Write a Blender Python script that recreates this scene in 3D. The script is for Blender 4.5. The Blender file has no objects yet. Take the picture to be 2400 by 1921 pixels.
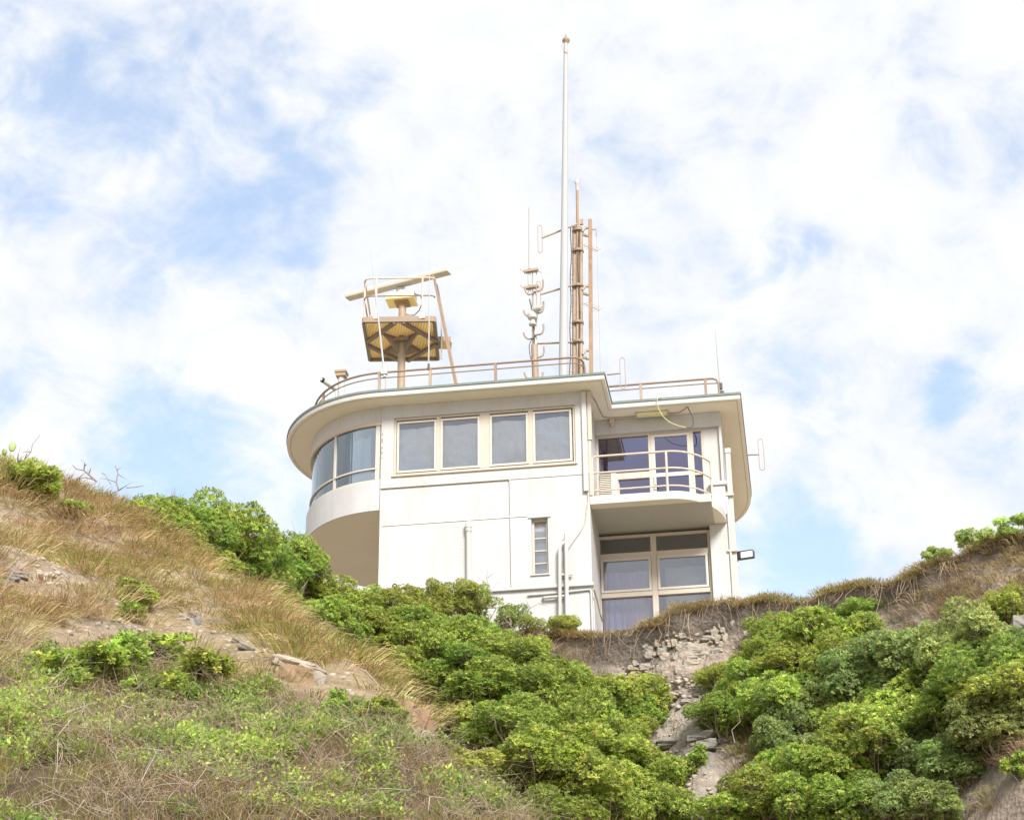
import bpy, math, random
import numpy as np
from mathutils import Vector, Matrix

random.seed(7); rng = np.random.default_rng(7)
scene = bpy.context.scene
col = scene.collection
R = math.radians

# ------------------------------------------------------------------ camera
F_PX, PITCH, ROLL, YAW = 4500.0, R(25.51), R(-0.64), R(8.58)
CAM = np.array([0.0, 0.0, 1.6])
_cp, _sp = math.cos(PITCH), math.sin(PITCH)
_rt0, _up0 = np.array([1.0, 0, 0]), np.array([0, -_sp, _cp])
FW = np.array([0, _cp, _sp])
RT = math.cos(ROLL) * _rt0 + math.sin(ROLL) * _up0
UP = -math.sin(ROLL) * _rt0 + math.cos(ROLL) * _up0
cam_data = bpy.data.cameras.new('camera')
cam_data.sensor_width = 36.0
cam_data.lens = F_PX / 2400.0 * 36.0
cam_data.clip_end = 6000.0
cam = bpy.data.objects.new('camera', cam_data)
col.objects.link(cam)
B = -FW
cam.matrix_world = Matrix(((RT[0], UP[0], B[0], CAM[0]), (RT[1], UP[1], B[1], CAM[1]),
                           (RT[2], UP[2], B[2], CAM[2]), (0, 0, 0, 1)))
scene.camera = cam

def ray(u, v):
    d = FW * F_PX + RT * (u - 1200) + UP * (960.5 - v)
    return d / np.linalg.norm(d)
def at(u, v, D):
    d = ray(u, v)
    return CAM + d * (D / math.hypot(d[0], d[1]))
def to_px(P):
    Q = np.asarray(P) - CAM
    w = Q @ FW
    return 1200 + F_PX * (Q @ RT) / w, 960.5 - F_PX * (Q @ UP) / w

# ------------------------------------------------------------------ world and sun
SUN_DIR = np.array([0.32, -0.88, 0.74]); SUN_DIR = SUN_DIR / np.linalg.norm(SUN_DIR)
SUN_EL = math.asin(SUN_DIR[2]); SUN_AZ = math.atan2(SUN_DIR[0], SUN_DIR[1])
world = bpy.data.worlds.new('World'); scene.world = world; world.use_nodes = True
wt = world.node_tree; wn = wt.nodes; wl = wt.links
wn.clear()
w_out = wn.new('ShaderNodeOutputWorld'); w_bg = wn.new('ShaderNodeBackground')
w_bg.inputs['Strength'].default_value = 0.1
wl.new(w_bg.outputs[0], w_out.inputs[0])
sky = wn.new('ShaderNodeTexSky'); sky.sky_type = 'NISHITA'; sky.sun_disc = False
sky.sun_elevation = SUN_EL; sky.sun_rotation = SUN_AZ
sky.air_density = 1.0; sky.dust_density = 1.2; sky.ozone_density = 1.0
tc = wn.new('ShaderNodeTexCoord')
def wmath(op, a, b=None, c=None, clamp=False):
    n = wn.new('ShaderNodeMath'); n.operation = op; n.use_clamp = clamp
    for i, x in enumerate((a, b, c)):
        if x is None: continue
        if isinstance(x, (int, float)): n.inputs[i].default_value = x
        else: wl.new(x, n.inputs[i])
    return n.outputs[0]
def wnoise(scale, detail, rough, dist, off=(0, 0, 0), stretch=(1, 1, 1), rot=0.0):
    mp = wn.new('ShaderNodeMapping'); mp.inputs['Location'].default_value = off; mp.inputs['Scale'].default_value = stretch
    mp.inputs['Rotation'].default_value = (0, rot, 0)
    wl.new(tc.outputs['Generated'], mp.inputs[0])
    n = wn.new('ShaderNodeTexNoise'); n.inputs['Scale'].default_value = scale; n.inputs['Detail'].default_value = detail
    n.inputs['Roughness'].default_value = rough; n.inputs['Distortion'].default_value = dist
    wl.new(mp.outputs[0], n.inputs['Vector'])
    return n.outputs['Fac']
n_big = wnoise(10.0, 5, 0.58, 0.5, (1.3, 0.2, 0.7), (1, 1, 1.35), R(-25))
n_fine = wnoise(21.0, 5, 0.62, 0.5, (3.1, 0.0, 1.7), (1, 1, 1.3), R(-25))
n_tone = wmath('ADD', wmath('MULTIPLY', n_big, .55), wmath('MULTIPLY', n_fine, .45))
wmp = wn.new('ShaderNodeTexNoise'); wmp.inputs['Scale'].default_value = 14.0; wmp.inputs['Detail'].default_value = 3.0
wl.new(tc.outputs['Generated'], wmp.inputs['Vector'])
wsub = wn.new('ShaderNodeVectorMath'); wsub.operation = 'SUBTRACT'; wsub.inputs[1].default_value = (0.5, 0.5, 0.5); wl.new(wmp.outputs['Color'], wsub.inputs[0])
wscl = wn.new('ShaderNodeVectorMath'); wscl.operation = 'SCALE'; wscl.inputs['Scale'].default_value = 0.13; wl.new(wsub.outputs[0], wscl.inputs[0])
wadd = wn.new('ShaderNodeVectorMath'); wadd.operation = 'ADD'; wl.new(tc.outputs['Generated'], wadd.inputs[0]); wl.new(wscl.outputs[0], wadd.inputs[1])
nrm = wn.new('ShaderNodeVectorMath'); nrm.operation = 'NORMALIZE'; wl.new(wadd.outputs[0], nrm.inputs[0])
cover = wmath('ADD', wmath('MULTIPLY_ADD', n_big, 0.85, 0.10), wmath('MULTIPLY', n_fine, 0.72))
# gaps in the cloud layer, as directions
GAPS = [(30, 160, 130, .05), (90, 350, 150, .09), (265, 290, 110, .13), (356, 130, 90, .06), (746, 250, 120, .14), (620, 370, 160, .13), (723, 456, 90, .10), (490, 634, 120, .09),
        (560, 1235, 220, .22), (20, 960, 110, .10), (290, 1090, 130, .08),
        (1857, 615, 75, .12), (1965, 538, 65, .12), (1784, 530, 65, .10), (1760, 660, 50, .08), (2250, 800, 85, .12), (2190, 850, 60, .09), (1800, 900, 110, .10), (1930, 1240, 110, .15), (1780, 1340, 140, .20)]
for (u, v, r, wgt) in GAPS:
    d = ray(u, v)
    vm = wn.new('ShaderNodeVectorMath'); vm.operation = 'DOT_PRODUCT'
    wl.new(nrm.outputs[0], vm.inputs[0]); vm.inputs[1].default_value = tuple(d)
    mr = wn.new('ShaderNodeMapRange'); mr.interpolation_type = 'SMOOTHSTEP'
    mr.inputs['From Min'].default_value = math.cos(r * 1.9 / F_PX); mr.inputs['From Max'].default_value = 1.0
    mr.inputs['To Min'].default_value = 0.0; mr.inputs['To Max'].default_value = wgt * 1.3
    wl.new(vm.outputs['Value'], mr.inputs['Value'])
    cover = wmath('SUBTRACT', cover, mr.outputs[0])
mk = wn.new('ShaderNodeMapRange'); mk.interpolation_type = 'SMOOTHSTEP'
mk.inputs['From Min'].default_value = 0.46; mk.inputs['From Max'].default_value = 0.90
mk.inputs['To Min'].default_value = 0.36; mk.inputs['To Max'].default_value = 1.0
wl.new(cover, mk.inputs['Value'])
ramp = wn.new('ShaderNodeValToRGB')
ramp.color_ramp.elements[0].position = 0.36; ramp.color_ramp.elements[0].color = (4.3, 4.55, 5.05, 1)
ramp.color_ramp.elements[1].position = 0.60; ramp.color_ramp.elements[1].color = (5.25, 5.3, 5.36, 1)
wl.new(n_tone, ramp.inputs[0])
sk_gain = wn.new('ShaderNodeMix'); sk_gain.data_type = 'RGBA'; sk_gain.blend_type = 'MULTIPLY'
sk_gain.inputs['Factor'].default_value = 1.0
wl.new(sky.outputs[0], sk_gain.inputs['A']); sk_gain.inputs['B'].default_value = (1.42, 1.55, 1.55, 1)
cl_mix = wn.new('ShaderNodeMix'); cl_mix.data_type = 'RGBA'
wl.new(mk.outputs[0], cl_mix.inputs['Factor']); wl.new(sk_gain.outputs['Result'], cl_mix.inputs['A']); wl.new(ramp.outputs[0], cl_mix.inputs['B'])
wl.new(cl_mix.outputs['Result'], w_bg.inputs['Color'])

sun_data = bpy.data.lights.new('sun', 'SUN'); sun_data.energy = 3.1; sun_data.angle = R(20); sun_data.color = (1.0, 0.97, 0.935)
sun = bpy.data.objects.new('sun', sun_data); col.objects.link(sun)
sun.rotation_euler = Vector(-SUN_DIR).to_track_quat('-Z', 'Y').to_euler()
sun.location = (10, -10, 30)

world.cycles.sampling_method = 'MANUAL'; world.cycles.sample_map_resolution = 256
scene.cycles.max_bounces = 6; scene.cycles.diffuse_bounces = 4; scene.cycles.glossy_bounces = 3; scene.cycles.transmission_bounces = 3; scene.cycles.transparent_max_bounces = 8
scene.view_settings.view_transform = 'Standard'; scene.view_settings.look = 'None'
scene.view_settings.exposure = 0.98; scene.view_settings.gamma = 1.0
scene.view_settings.use_curve_mapping = False

# ------------------------------------------------------------------ materials
def nodes_of(name):
    m = bpy.data.materials.new(name); m.use_nodes = True
    nt = m.node_tree
    return m, nt, nt.nodes['Principled BSDF']
def N(nt, kind, **kw):
    n = nt.nodes.new(kind)
    for k, x in kw.items():
        if k in n.inputs: n.inputs[k].default_value = x
        else: setattr(n, k, x)
    return n
def mixc(nt, fac, a, b, mode='MIX'):
    n = nt.nodes.new('ShaderNodeMix'); n.data_type = 'RGBA'; n.blend_type = mode
    for k, x in (('Factor', fac), ('A', a), ('B', b)):
        if isinstance(x, (int, float)): n.inputs[k].default_value = x
        elif isinstance(x, tuple): n.inputs[k].default_value = x if len(x) == 4 else (*x, 1)
        else: nt.links.new(x, n.inputs[k])
    return n.outputs['Result']
def noise_fac(nt, vec, scale, detail=5, rough=0.55, lo=0.35, hi=0.65, stretch=(1, 1, 1)):
    mp = N(nt, 'ShaderNodeMapping', Scale=stretch); nt.links.new(vec, mp.inputs[0])
    n = N(nt, 'ShaderNodeTexNoise', Scale=scale, Detail=detail, Roughness=rough); nt.links.new(mp.outputs[0], n.inputs['Vector'])
    mr = N(nt, 'ShaderNodeMapRange'); mr.inputs['From Min'].default_value = lo; mr.inputs['From Max'].default_value = hi
    nt.links.new(n.outputs['Fac'], mr.inputs['Value'])
    return mr.outputs[0], n.outputs['Fac']
def paint(name, base, dirt, rough=0.55, spec=0.35, dirt_amt=0.35, scale=1.2, brick=False, bump=0.1, bscale=60, streak=True, metal=0.0, rust=None, rust_amt=0.5):
    m, nt, b = nodes_of(name)
    obj = N(nt, 'ShaderNodeTexCoord').outputs['Object']
    f1, _ = noise_fac(nt, obj, scale, 7, 0.62, 0.42, 0.75)
    c = mixc(nt, f1, (*base, 1), (*dirt, 1))
    c0 = mixc(nt, dirt_amt, (*base, 1), c)
    if streak:
        f2, _ = noise_fac(nt, obj, 5.0, 6, 0.6, 0.50, 0.76, (1.4, 1.4, 0.10))
        mm = N(nt, 'ShaderNodeMath', operation='MULTIPLY'); mm.inputs[1].default_value = dirt_amt * 1.0
        nt.links.new(f2, mm.inputs[0])
        c0 = mixc(nt, mm.outputs[0], c0, (*dirt, 1))
    if rust:
        f3, _ = noise_fac(nt, obj, 9.0, 8, 0.65, 0.5, 0.68)
        mm = N(nt, 'ShaderNodeMath', operation='MULTIPLY'); mm.inputs[1].default_value = rust_amt
        nt.links.new(f3, mm.inputs[0])
        c0 = mixc(nt, mm.outputs[0], c0, (*rust, 1))
    nt.links.new(c0, b.inputs['Base Color'])
    b.inputs['Roughness'].default_value = rough; b.inputs['Specular IOR Level'].default_value = spec; b.inputs['Metallic'].default_value = metal
    nz = N(nt, 'ShaderNodeTexNoise', Scale=bscale, Detail=4); nt.links.new(obj, nz.inputs['Vector'])
    bp = N(nt, 'ShaderNodeBump', Strength=bump, Distance=0.01); nt.links.new(nz.outputs['Fac'], bp.inputs['Height'])
    last = bp
    if brick:
        sp = N(nt, 'ShaderNodeSeparateXYZ'); nt.links.new(obj, sp.inputs[0])
        ad = N(nt, 'ShaderNodeMath', operation='ADD'); nt.links.new(sp.outputs[0], ad.inputs[0]); nt.links.new(sp.outputs[1], ad.inputs[1])
        cb = N(nt, 'ShaderNodeCombineXYZ'); nt.links.new(ad.outputs[0], cb.inputs[0]); nt.links.new(sp.outputs[2], cb.inputs[1])
        br = N(nt, 'ShaderNodeTexBrick', Scale=1.0); br.inputs['Brick Width'].default_value = 0.24; br.inputs['Row Height'].default_value = 0.086
        br.inputs['Mortar Size'].default_value = 0.006; br.inputs['Mortar Smooth'].default_value = 0.6
        nt.links.new(cb.outputs[0], br.inputs['Vector'])
        mq = N(nt, 'ShaderNodeMath', operation='MULTIPLY'); mq.inputs[1].default_value = 0.07; nt.links.new(br.outputs['Fac'], mq.inputs[0])
        nt.links.new(mixc(nt, mq.outputs[0], c0, (*dirt, 1)), b.inputs['Base Color'])
        iv = N(nt, 'ShaderNodeMath', operation='SUBTRACT'); iv.inputs[0].default_value = 1.0; nt.links.new(br.outputs['Fac'], iv.inputs[1])
        fm, _ = noise_fac(nt, obj, 1.6, 3, 0.5, 0.35, 0.6)
        m2 = N(nt, 'ShaderNodeMath', operation='MULTIPLY'); nt.links.new(iv.outputs[0], m2.inputs[0]); nt.links.new(fm, m2.inputs[1])
        b2 = N(nt, 'ShaderNodeBump', Strength=0.38, Distance=0.012); nt.links.new(m2.outputs[0], b2.inputs['Height']); nt.links.new(bp.outputs[0], b2.inputs['Normal'])
        last = b2
    nt.links.new(last.outputs[0], b.inputs['Normal'])
    return m
M = {}
M['render'] = paint('white_render', (0.515, 0.515, 0.512), (0.39, 0.345, 0.27), dirt_amt=0.40)
M['brick'] = paint('white_painted_brick', (0.52, 0.52, 0.517), (0.41, 0.365, 0.29), dirt_amt=0.32, brick=True)
M['soffit'] = paint('soffit_warm_bounce', (0.87, 0.82, 0.70), (0.78, 0.70, 0.56), dirt_amt=0.4, streak=False)  # warm light bounced up from the ground is painted into this base colour
M['trim'] = paint('beige_trim', (0.52, 0.465, 0.395), (0.50, 0.40, 0.30), dirt_amt=0.45, rust=(0.42, 0.28, 0.18), rust_amt=0.15)
M['sash'] = paint('pale_sash', (0.56, 0.525, 0.475), (0.46, 0.40, 0.32), dirt_amt=0.35, bump=0.03)
M['cream'] = paint('cream_panel', (0.52, 0.505, 0.47), (0.45, 0.41, 0.34), dirt_amt=0.3)
M['green'] = paint('green_flashing', (0.15, 0.19, 0.165), (0.25, 0.275, 0.245), dirt_amt=0.6, scale=3.0)
M['rail'] = paint('brown_rail_paint', (0.265, 0.185, 0.13), (0.35, 0.26, 0.19), dirt_amt=0.5, scale=4, rust=(0.36, 0.20, 0.12), rust_amt=0.4)
M['rail_cream'] = paint('cream_rail_paint', (0.60, 0.51, 0.42), (0.50, 0.38, 0.28), dirt_amt=0.4, scale=4, rust=(0.5, 0.3, 0.17), rust_amt=0.2)
M['steel'] = paint('weathered_steel_paint', (0.39, 0.30, 0.21), (0.28, 0.20, 0.145), dirt_amt=0.7, scale=3.0, rust=(0.40, 0.22, 0.12), rust_amt=0.35)
M['steel_dark'] = paint('weathered_brown_steel', (0.27, 0.205, 0.155), (0.34, 0.25, 0.18), dirt_amt=0.6, scale=4.0, rust=(0.30, 0.16, 0.09), rust_amt=0.3)
M['mast'] = paint('mast_paint', (0.37, 0.29, 0.215), (0.25, 0.175, 0.125), dirt_amt=0.8, scale=3.0, rust=(0.34, 0.18, 0.095), rust_amt=0.75)
M['rust'] = paint('rusty_post_paint', (0.35, 0.235, 0.145), (0.24, 0.14, 0.08), dirt_amt=0.8, scale=5.0, rust=(0.42, 0.20, 0.09), rust_amt=0.7)
M['pole'] = paint('white_pole_paint', (0.41, 0.41, 0.415), (0.36, 0.345, 0.32), dirt_amt=0.3, scale=3.0, bump=0.02)
M['whitep'] = paint('white_equipment', (0.52, 0.515, 0.50), (0.46, 0.41, 0.34), dirt_amt=0.35, scale=6.0, bump=0.02)
M['scanner'] = paint('scanner_shell', (0.58, 0.545, 0.48), (0.50, 0.42, 0.31), dirt_amt=0.3, bump=0.02)
M['yellow'] = paint('yellow_grating', (0.86, 0.58, 0.20), (0.70, 0.45, 0.15), dirt_amt=0.5, scale=6.0, bump=0.05)
M['dark'] = paint('dark_cable', (0.07, 0.055, 0.05), (0.14, 0.11, 0.09), dirt_amt=0.5, bump=0.0)
M['wire'] = paint('thin_wire', (0.42, 0.33, 0.27), (0.3, 0.22, 0.17), dirt_amt=0.5, bump=0.0)
M['hose'] = paint('yellow_cable', (0.66, 0.66, 0.30), (0.55, 0.52, 0.24), dirt_amt=0.3, bump=0.0)
M['black'] = paint('black_plastic', (0.03, 0.03, 0.033), (0.07, 0.07, 0.07), dirt_amt=0.4, rough=0.35, bump=0.0)
M['ac'] = paint('ac_casing', (0.74, 0.68, 0.56), (0.6, 0.5, 0.38), dirt_amt=0.35, bump=0.02)
M['batten'] = paint('batten_diffuser', (0.74, 0.70, 0.42), (0.62, 0.55, 0.3), dirt_amt=0.35, bump=0.0)
M['blind'] = paint('grey_blind_sheet', (0.66, 0.665, 0.68), (0.50, 0.50, 0.52), dirt_amt=0.6, scale=3, bump=0.05, bscale=6, streak=False)
M['curtain'] = paint('pale_blue_curtain', (0.74, 0.79, 0.86), (0.48, 0.60, 0.78), dirt_amt=0.9, scale=2.0, bump=0.0, streak=True)
M['frost'] = paint('frosted_panel', (0.68, 0.71, 0.68), (0.60, 0.64, 0.62), dirt_amt=0.3, rough=0.2, bump=0.0)
M['purple'] = paint('mauve_curtain', (0.52, 0.44, 0.66), (0.56, 0.40, 0.46), dirt_amt=0.8, scale=3.0, bump=0.0)
M['room'] = paint('room_plaster', (0.50, 0.50, 0.46), (0.40, 0.40, 0.37), dirt_amt=0.3, bump=0.0)
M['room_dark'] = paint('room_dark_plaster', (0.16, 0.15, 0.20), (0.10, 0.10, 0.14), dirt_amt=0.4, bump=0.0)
def glass(name, tint, refl, reflcol=(1, 1, 1)):
    m, nt, b = nodes_of(name)
    nt.nodes.remove(b)
    out = nt.nodes['Material Output']
    tr = N(nt, 'ShaderNodeBsdfTransparent'); tr.inputs[0].default_value = (*tint, 1)
    gl = N(nt, 'ShaderNodeBsdfGlossy'); gl.inputs['Roughness'].default_value = 0.02; gl.inputs['Color'].default_value = (*reflcol, 1)
    fr = N(nt, 'ShaderNodeFresnel'); fr.inputs['IOR'].default_value = 1.5
    ad = N(nt, 'ShaderNodeMath', operation='ADD', use_clamp=True); ad.inputs[1].default_value = refl; nt.links.new(fr.outputs[0], ad.inputs[0])
    mx = N(nt, 'ShaderNodeMixShader'); nt.links.new(ad.outputs[0], mx.inputs[0]); nt.links.new(tr.outputs[0], mx.inputs[1]); nt.links.new(gl.outputs[0], mx.inputs[2])
    obj = N(nt, 'ShaderNodeTexCoord').outputs['Object']
    nz = N(nt, 'ShaderNodeTexNoise', Scale=1.3, Detail=1); nt.links.new(obj, nz.inputs['Vector'])
    bp = N(nt, 'ShaderNodeBump', Strength=0.05, Distance=0.02); nt.links.new(nz.outputs['Fac'], bp.inputs['Height'])
    nt.links.new(bp.outputs[0], gl.inputs['Normal'])
    nt.links.new(mx.outputs[0], out.inputs[0])
    return m
M['glass'] = glass('window_glass', (0.93, 0.94, 0.95), 0.10, (0.95, 0.97, 1.0))
M['glass_bay'] = glass('bay_glass', (0.94, 0.96, 0.98), 0.19, (0.85, 0.94, 1.0))
M['glass_violet'] = glass('violet_film_glass', (0.45, 0.43, 0.58), 0.19, (0.78, 0.75, 0.97))
M['glass_low'] = glass('tinted_glass', (0.90, 0.90, 0.91), 0.12, (0.88, 0.92, 1.0))

def attr_mat(name, rough=0.7, trans=0.0, var=0.0, spec=0.2, hue=0.0):
    m, nt, b = nodes_of(name)
    a = N(nt, 'ShaderNodeAttribute'); a.attribute_name = 'Col'
    c = a.outputs['Color']
    if hue:
        oi = N(nt, 'ShaderNodeObjectInfo')
        hs = N(nt, 'ShaderNodeHueSaturation')
        mr = N(nt, 'ShaderNodeMapRange'); mr.inputs['To Min'].default_value = 0.5 - hue; mr.inputs['To Max'].default_value = 0.5 + hue
        nt.links.new(oi.outputs['Random'], mr.inputs['Value']); nt.links.new(mr.outputs[0], hs.inputs['Hue'])
        nt.links.new(c, hs.inputs['Color']); c = hs.outputs[0]
        ml = N(nt, 'ShaderNodeMath', operation='MULTIPLY'); ml.inputs[1].default_value = 7.31; nt.links.new(oi.outputs['Random'], ml.inputs[0])
        fr_ = N(nt, 'ShaderNodeMath', operation='FRACT'); nt.links.new(ml.outputs[0], fr_.inputs[0])
        m3 = N(nt, 'ShaderNodeMapRange'); m3.inputs['To Min'].default_value = 0.92; m3.inputs['To Max'].default_value = 1.2; nt.links.new(fr_.outputs[0], m3.inputs['Value']); nt.links.new(m3.outputs[0], hs.inputs['Value'])
    nt.links.new(c, b.inputs['Base Color'])
    b.inputs['Roughness'].default_value = rough; b.inputs['Specular IOR Level'].default_value = spec
    if trans:
        t = N(nt, 'ShaderNodeBsdfTranslucent'); nt.links.new(c, t.inputs['Color'])
        mx = N(nt, 'ShaderNodeMixShader'); mx.inputs[0].default_value = trans
        nt.links.new(b.outputs[0], mx.inputs[1]); nt.links.new(t.outputs[0], mx.inputs[2])
        nt.links.new(mx.outputs[0], nt.nodes['Material Output'].inputs[0])
    return m
M['leaf'] = attr_mat('shrub_leaf', 0.55, 0.5, spec=0.3, hue=0.022)
M['grass'] = attr_mat('grass_blade', 0.7, 0.25)
M['twig'] = attr_mat('twig_bark', 0.85, 0.0)
M['pad'] = paint('cactus_pad', (0.28, 0.37, 0.13), (0.42, 0.42, 0.17), dirt_amt=0.5, scale=7, bump=0.1)
M['bark'] = paint('grey_bark', (0.26, 0.20, 0.16), (0.38, 0.31, 0.26), dirt_amt=0.6, scale=8, bump=0.3)
# terrain and stone
def earth_mat():
    m, nt, b = nodes_of('hillside_earth')
    obj = N(nt, 'ShaderNodeTexCoord').outputs['Object']
    a = N(nt, 'ShaderNodeAttribute'); a.attribute_name = 'Col'
    f1, _ = noise_fac(nt, obj, 2.2, 8, 0.65, 0.3, 0.7)
    f2, _ = noise_fac(nt, obj, 3.0, 8, 0.7, 0.38, 0.66, (0.7, 0.7, 4.0))
    f3, _ = noise_fac(nt, obj, 26.0, 6, 0.7, 0.3, 0.7)
    c = mixc(nt, 0.55, a.outputs['Color'], mixc(nt, f1, (0.55, 0.52, 0.50, 1), (1.35, 1.3, 1.22, 1)), 'MULTIPLY')
    c = mixc(nt, 0.40, c, mixc(nt, f2, (0.5, 0.48, 0.46, 1), (1.3, 1.28, 1.25, 1)), 'MULTIPLY')
    c = mixc(nt, 0.40, c, mixc(nt, f3, (0.45, 0.43, 0.41, 1), (1.35, 1.33, 1.3, 1)), 'MULTIPLY')
    nt.links.new(c, b.inputs['Base Color'])
    b.inputs['Roughness'].default_value = 0.95; b.inputs['Specular IOR Level'].default_value = 0.1
    vo = N(nt, 'ShaderNodeTexVoronoi', Scale=13.0); nt.links.new(obj, vo.inputs['Vector'])
    nz = N(nt, 'ShaderNodeTexNoise', Scale=9.0, Detail=9, Roughness=0.7); nt.links.new(obj, nz.inputs['Vector'])
    ad = N(nt, 'ShaderNodeMath', operation='MULTIPLY_ADD'); nt.links.new(vo.outputs['Distance'], ad.inputs[0]); ad.inputs[1].default_value = 0.5; nt.links.new(nz.outputs['Fac'], ad.inputs[2])
    bp = N(nt, 'ShaderNodeBump', Strength=0.9, Distance=0.09); nt.links.new(ad.outputs[0], bp.inputs['Height']); nt.links.new(bp.outputs[0], b.inputs['Normal'])
    return m
M['earth'] = earth_mat()
def stone_mat(name, a, c2, dark):
    m, nt, b = nodes_of(name)
    obj = N(nt, 'ShaderNodeTexCoord').outputs['Object']
    oi = N(nt, 'ShaderNodeObjectInfo')
    f1, _ = noise_fac(nt, obj, 5.0, 8, 0.65, 0.35, 0.65)
    c = mixc(nt, f1, (*a, 1), (*c2, 1))
    f2, _ = noise_fac(nt, obj, 14.0, 8, 0.7, 0.55, 0.75, (1, 1, 2.5))
    c = mixc(nt, f2, c, (*dark, 1))
    hs = N(nt, 'ShaderNodeHueSaturation'); mr = N(nt, 'ShaderNodeMapRange'); mr.inputs['To Min'].default_value = 0.9; mr.inputs['To Max'].default_value = 1.12
    nt.links.new(oi.outputs['Random'], mr.inputs['Value']); nt.links.new(mr.outputs[0], hs.inputs['Value']); nt.links.new(c, hs.inputs['Color'])
    nt.links.new(hs.outputs[0], b.inputs['Base Color']); b.inputs['Roughness'].default_value = 0.9; b.inputs['Specular IOR Level'].default_value = 0.15
    nz = N(nt, 'ShaderNodeTexNoise', Scale=18.0, Detail=9, Roughness=0.7); nt.links.new(obj, nz.inputs['Vector'])
    bp = N(nt, 'ShaderNodeBump', Strength=0.7, Distance=0.03); nt.links.new(nz.outputs['Fac'], bp.inputs['Height']); nt.links.new(bp.outputs[0], b.inputs['Normal'])
    return m
M['stone'] = stone_mat('buff_sandstone', (0.43, 0.385, 0.32), (0.36, 0.315, 0.26), (0.16, 0.13, 0.11))
M['stone_red'] = stone_mat('ochre_sandstone', (0.40, 0.27, 0.17), (0.30, 0.19, 0.12), (0.14, 0.10, 0.08))
M['stone_pale'] = stone_mat('pale_sandstone', (0.53, 0.455, 0.365), (0.43, 0.36, 0.285), (0.20, 0.17, 0.15))
M['shale'] = stone_mat('grey_shale', (0.38, 0.35, 0.31), (0.27, 0.25, 0.23), (0.12, 0.11, 0.10))

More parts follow.
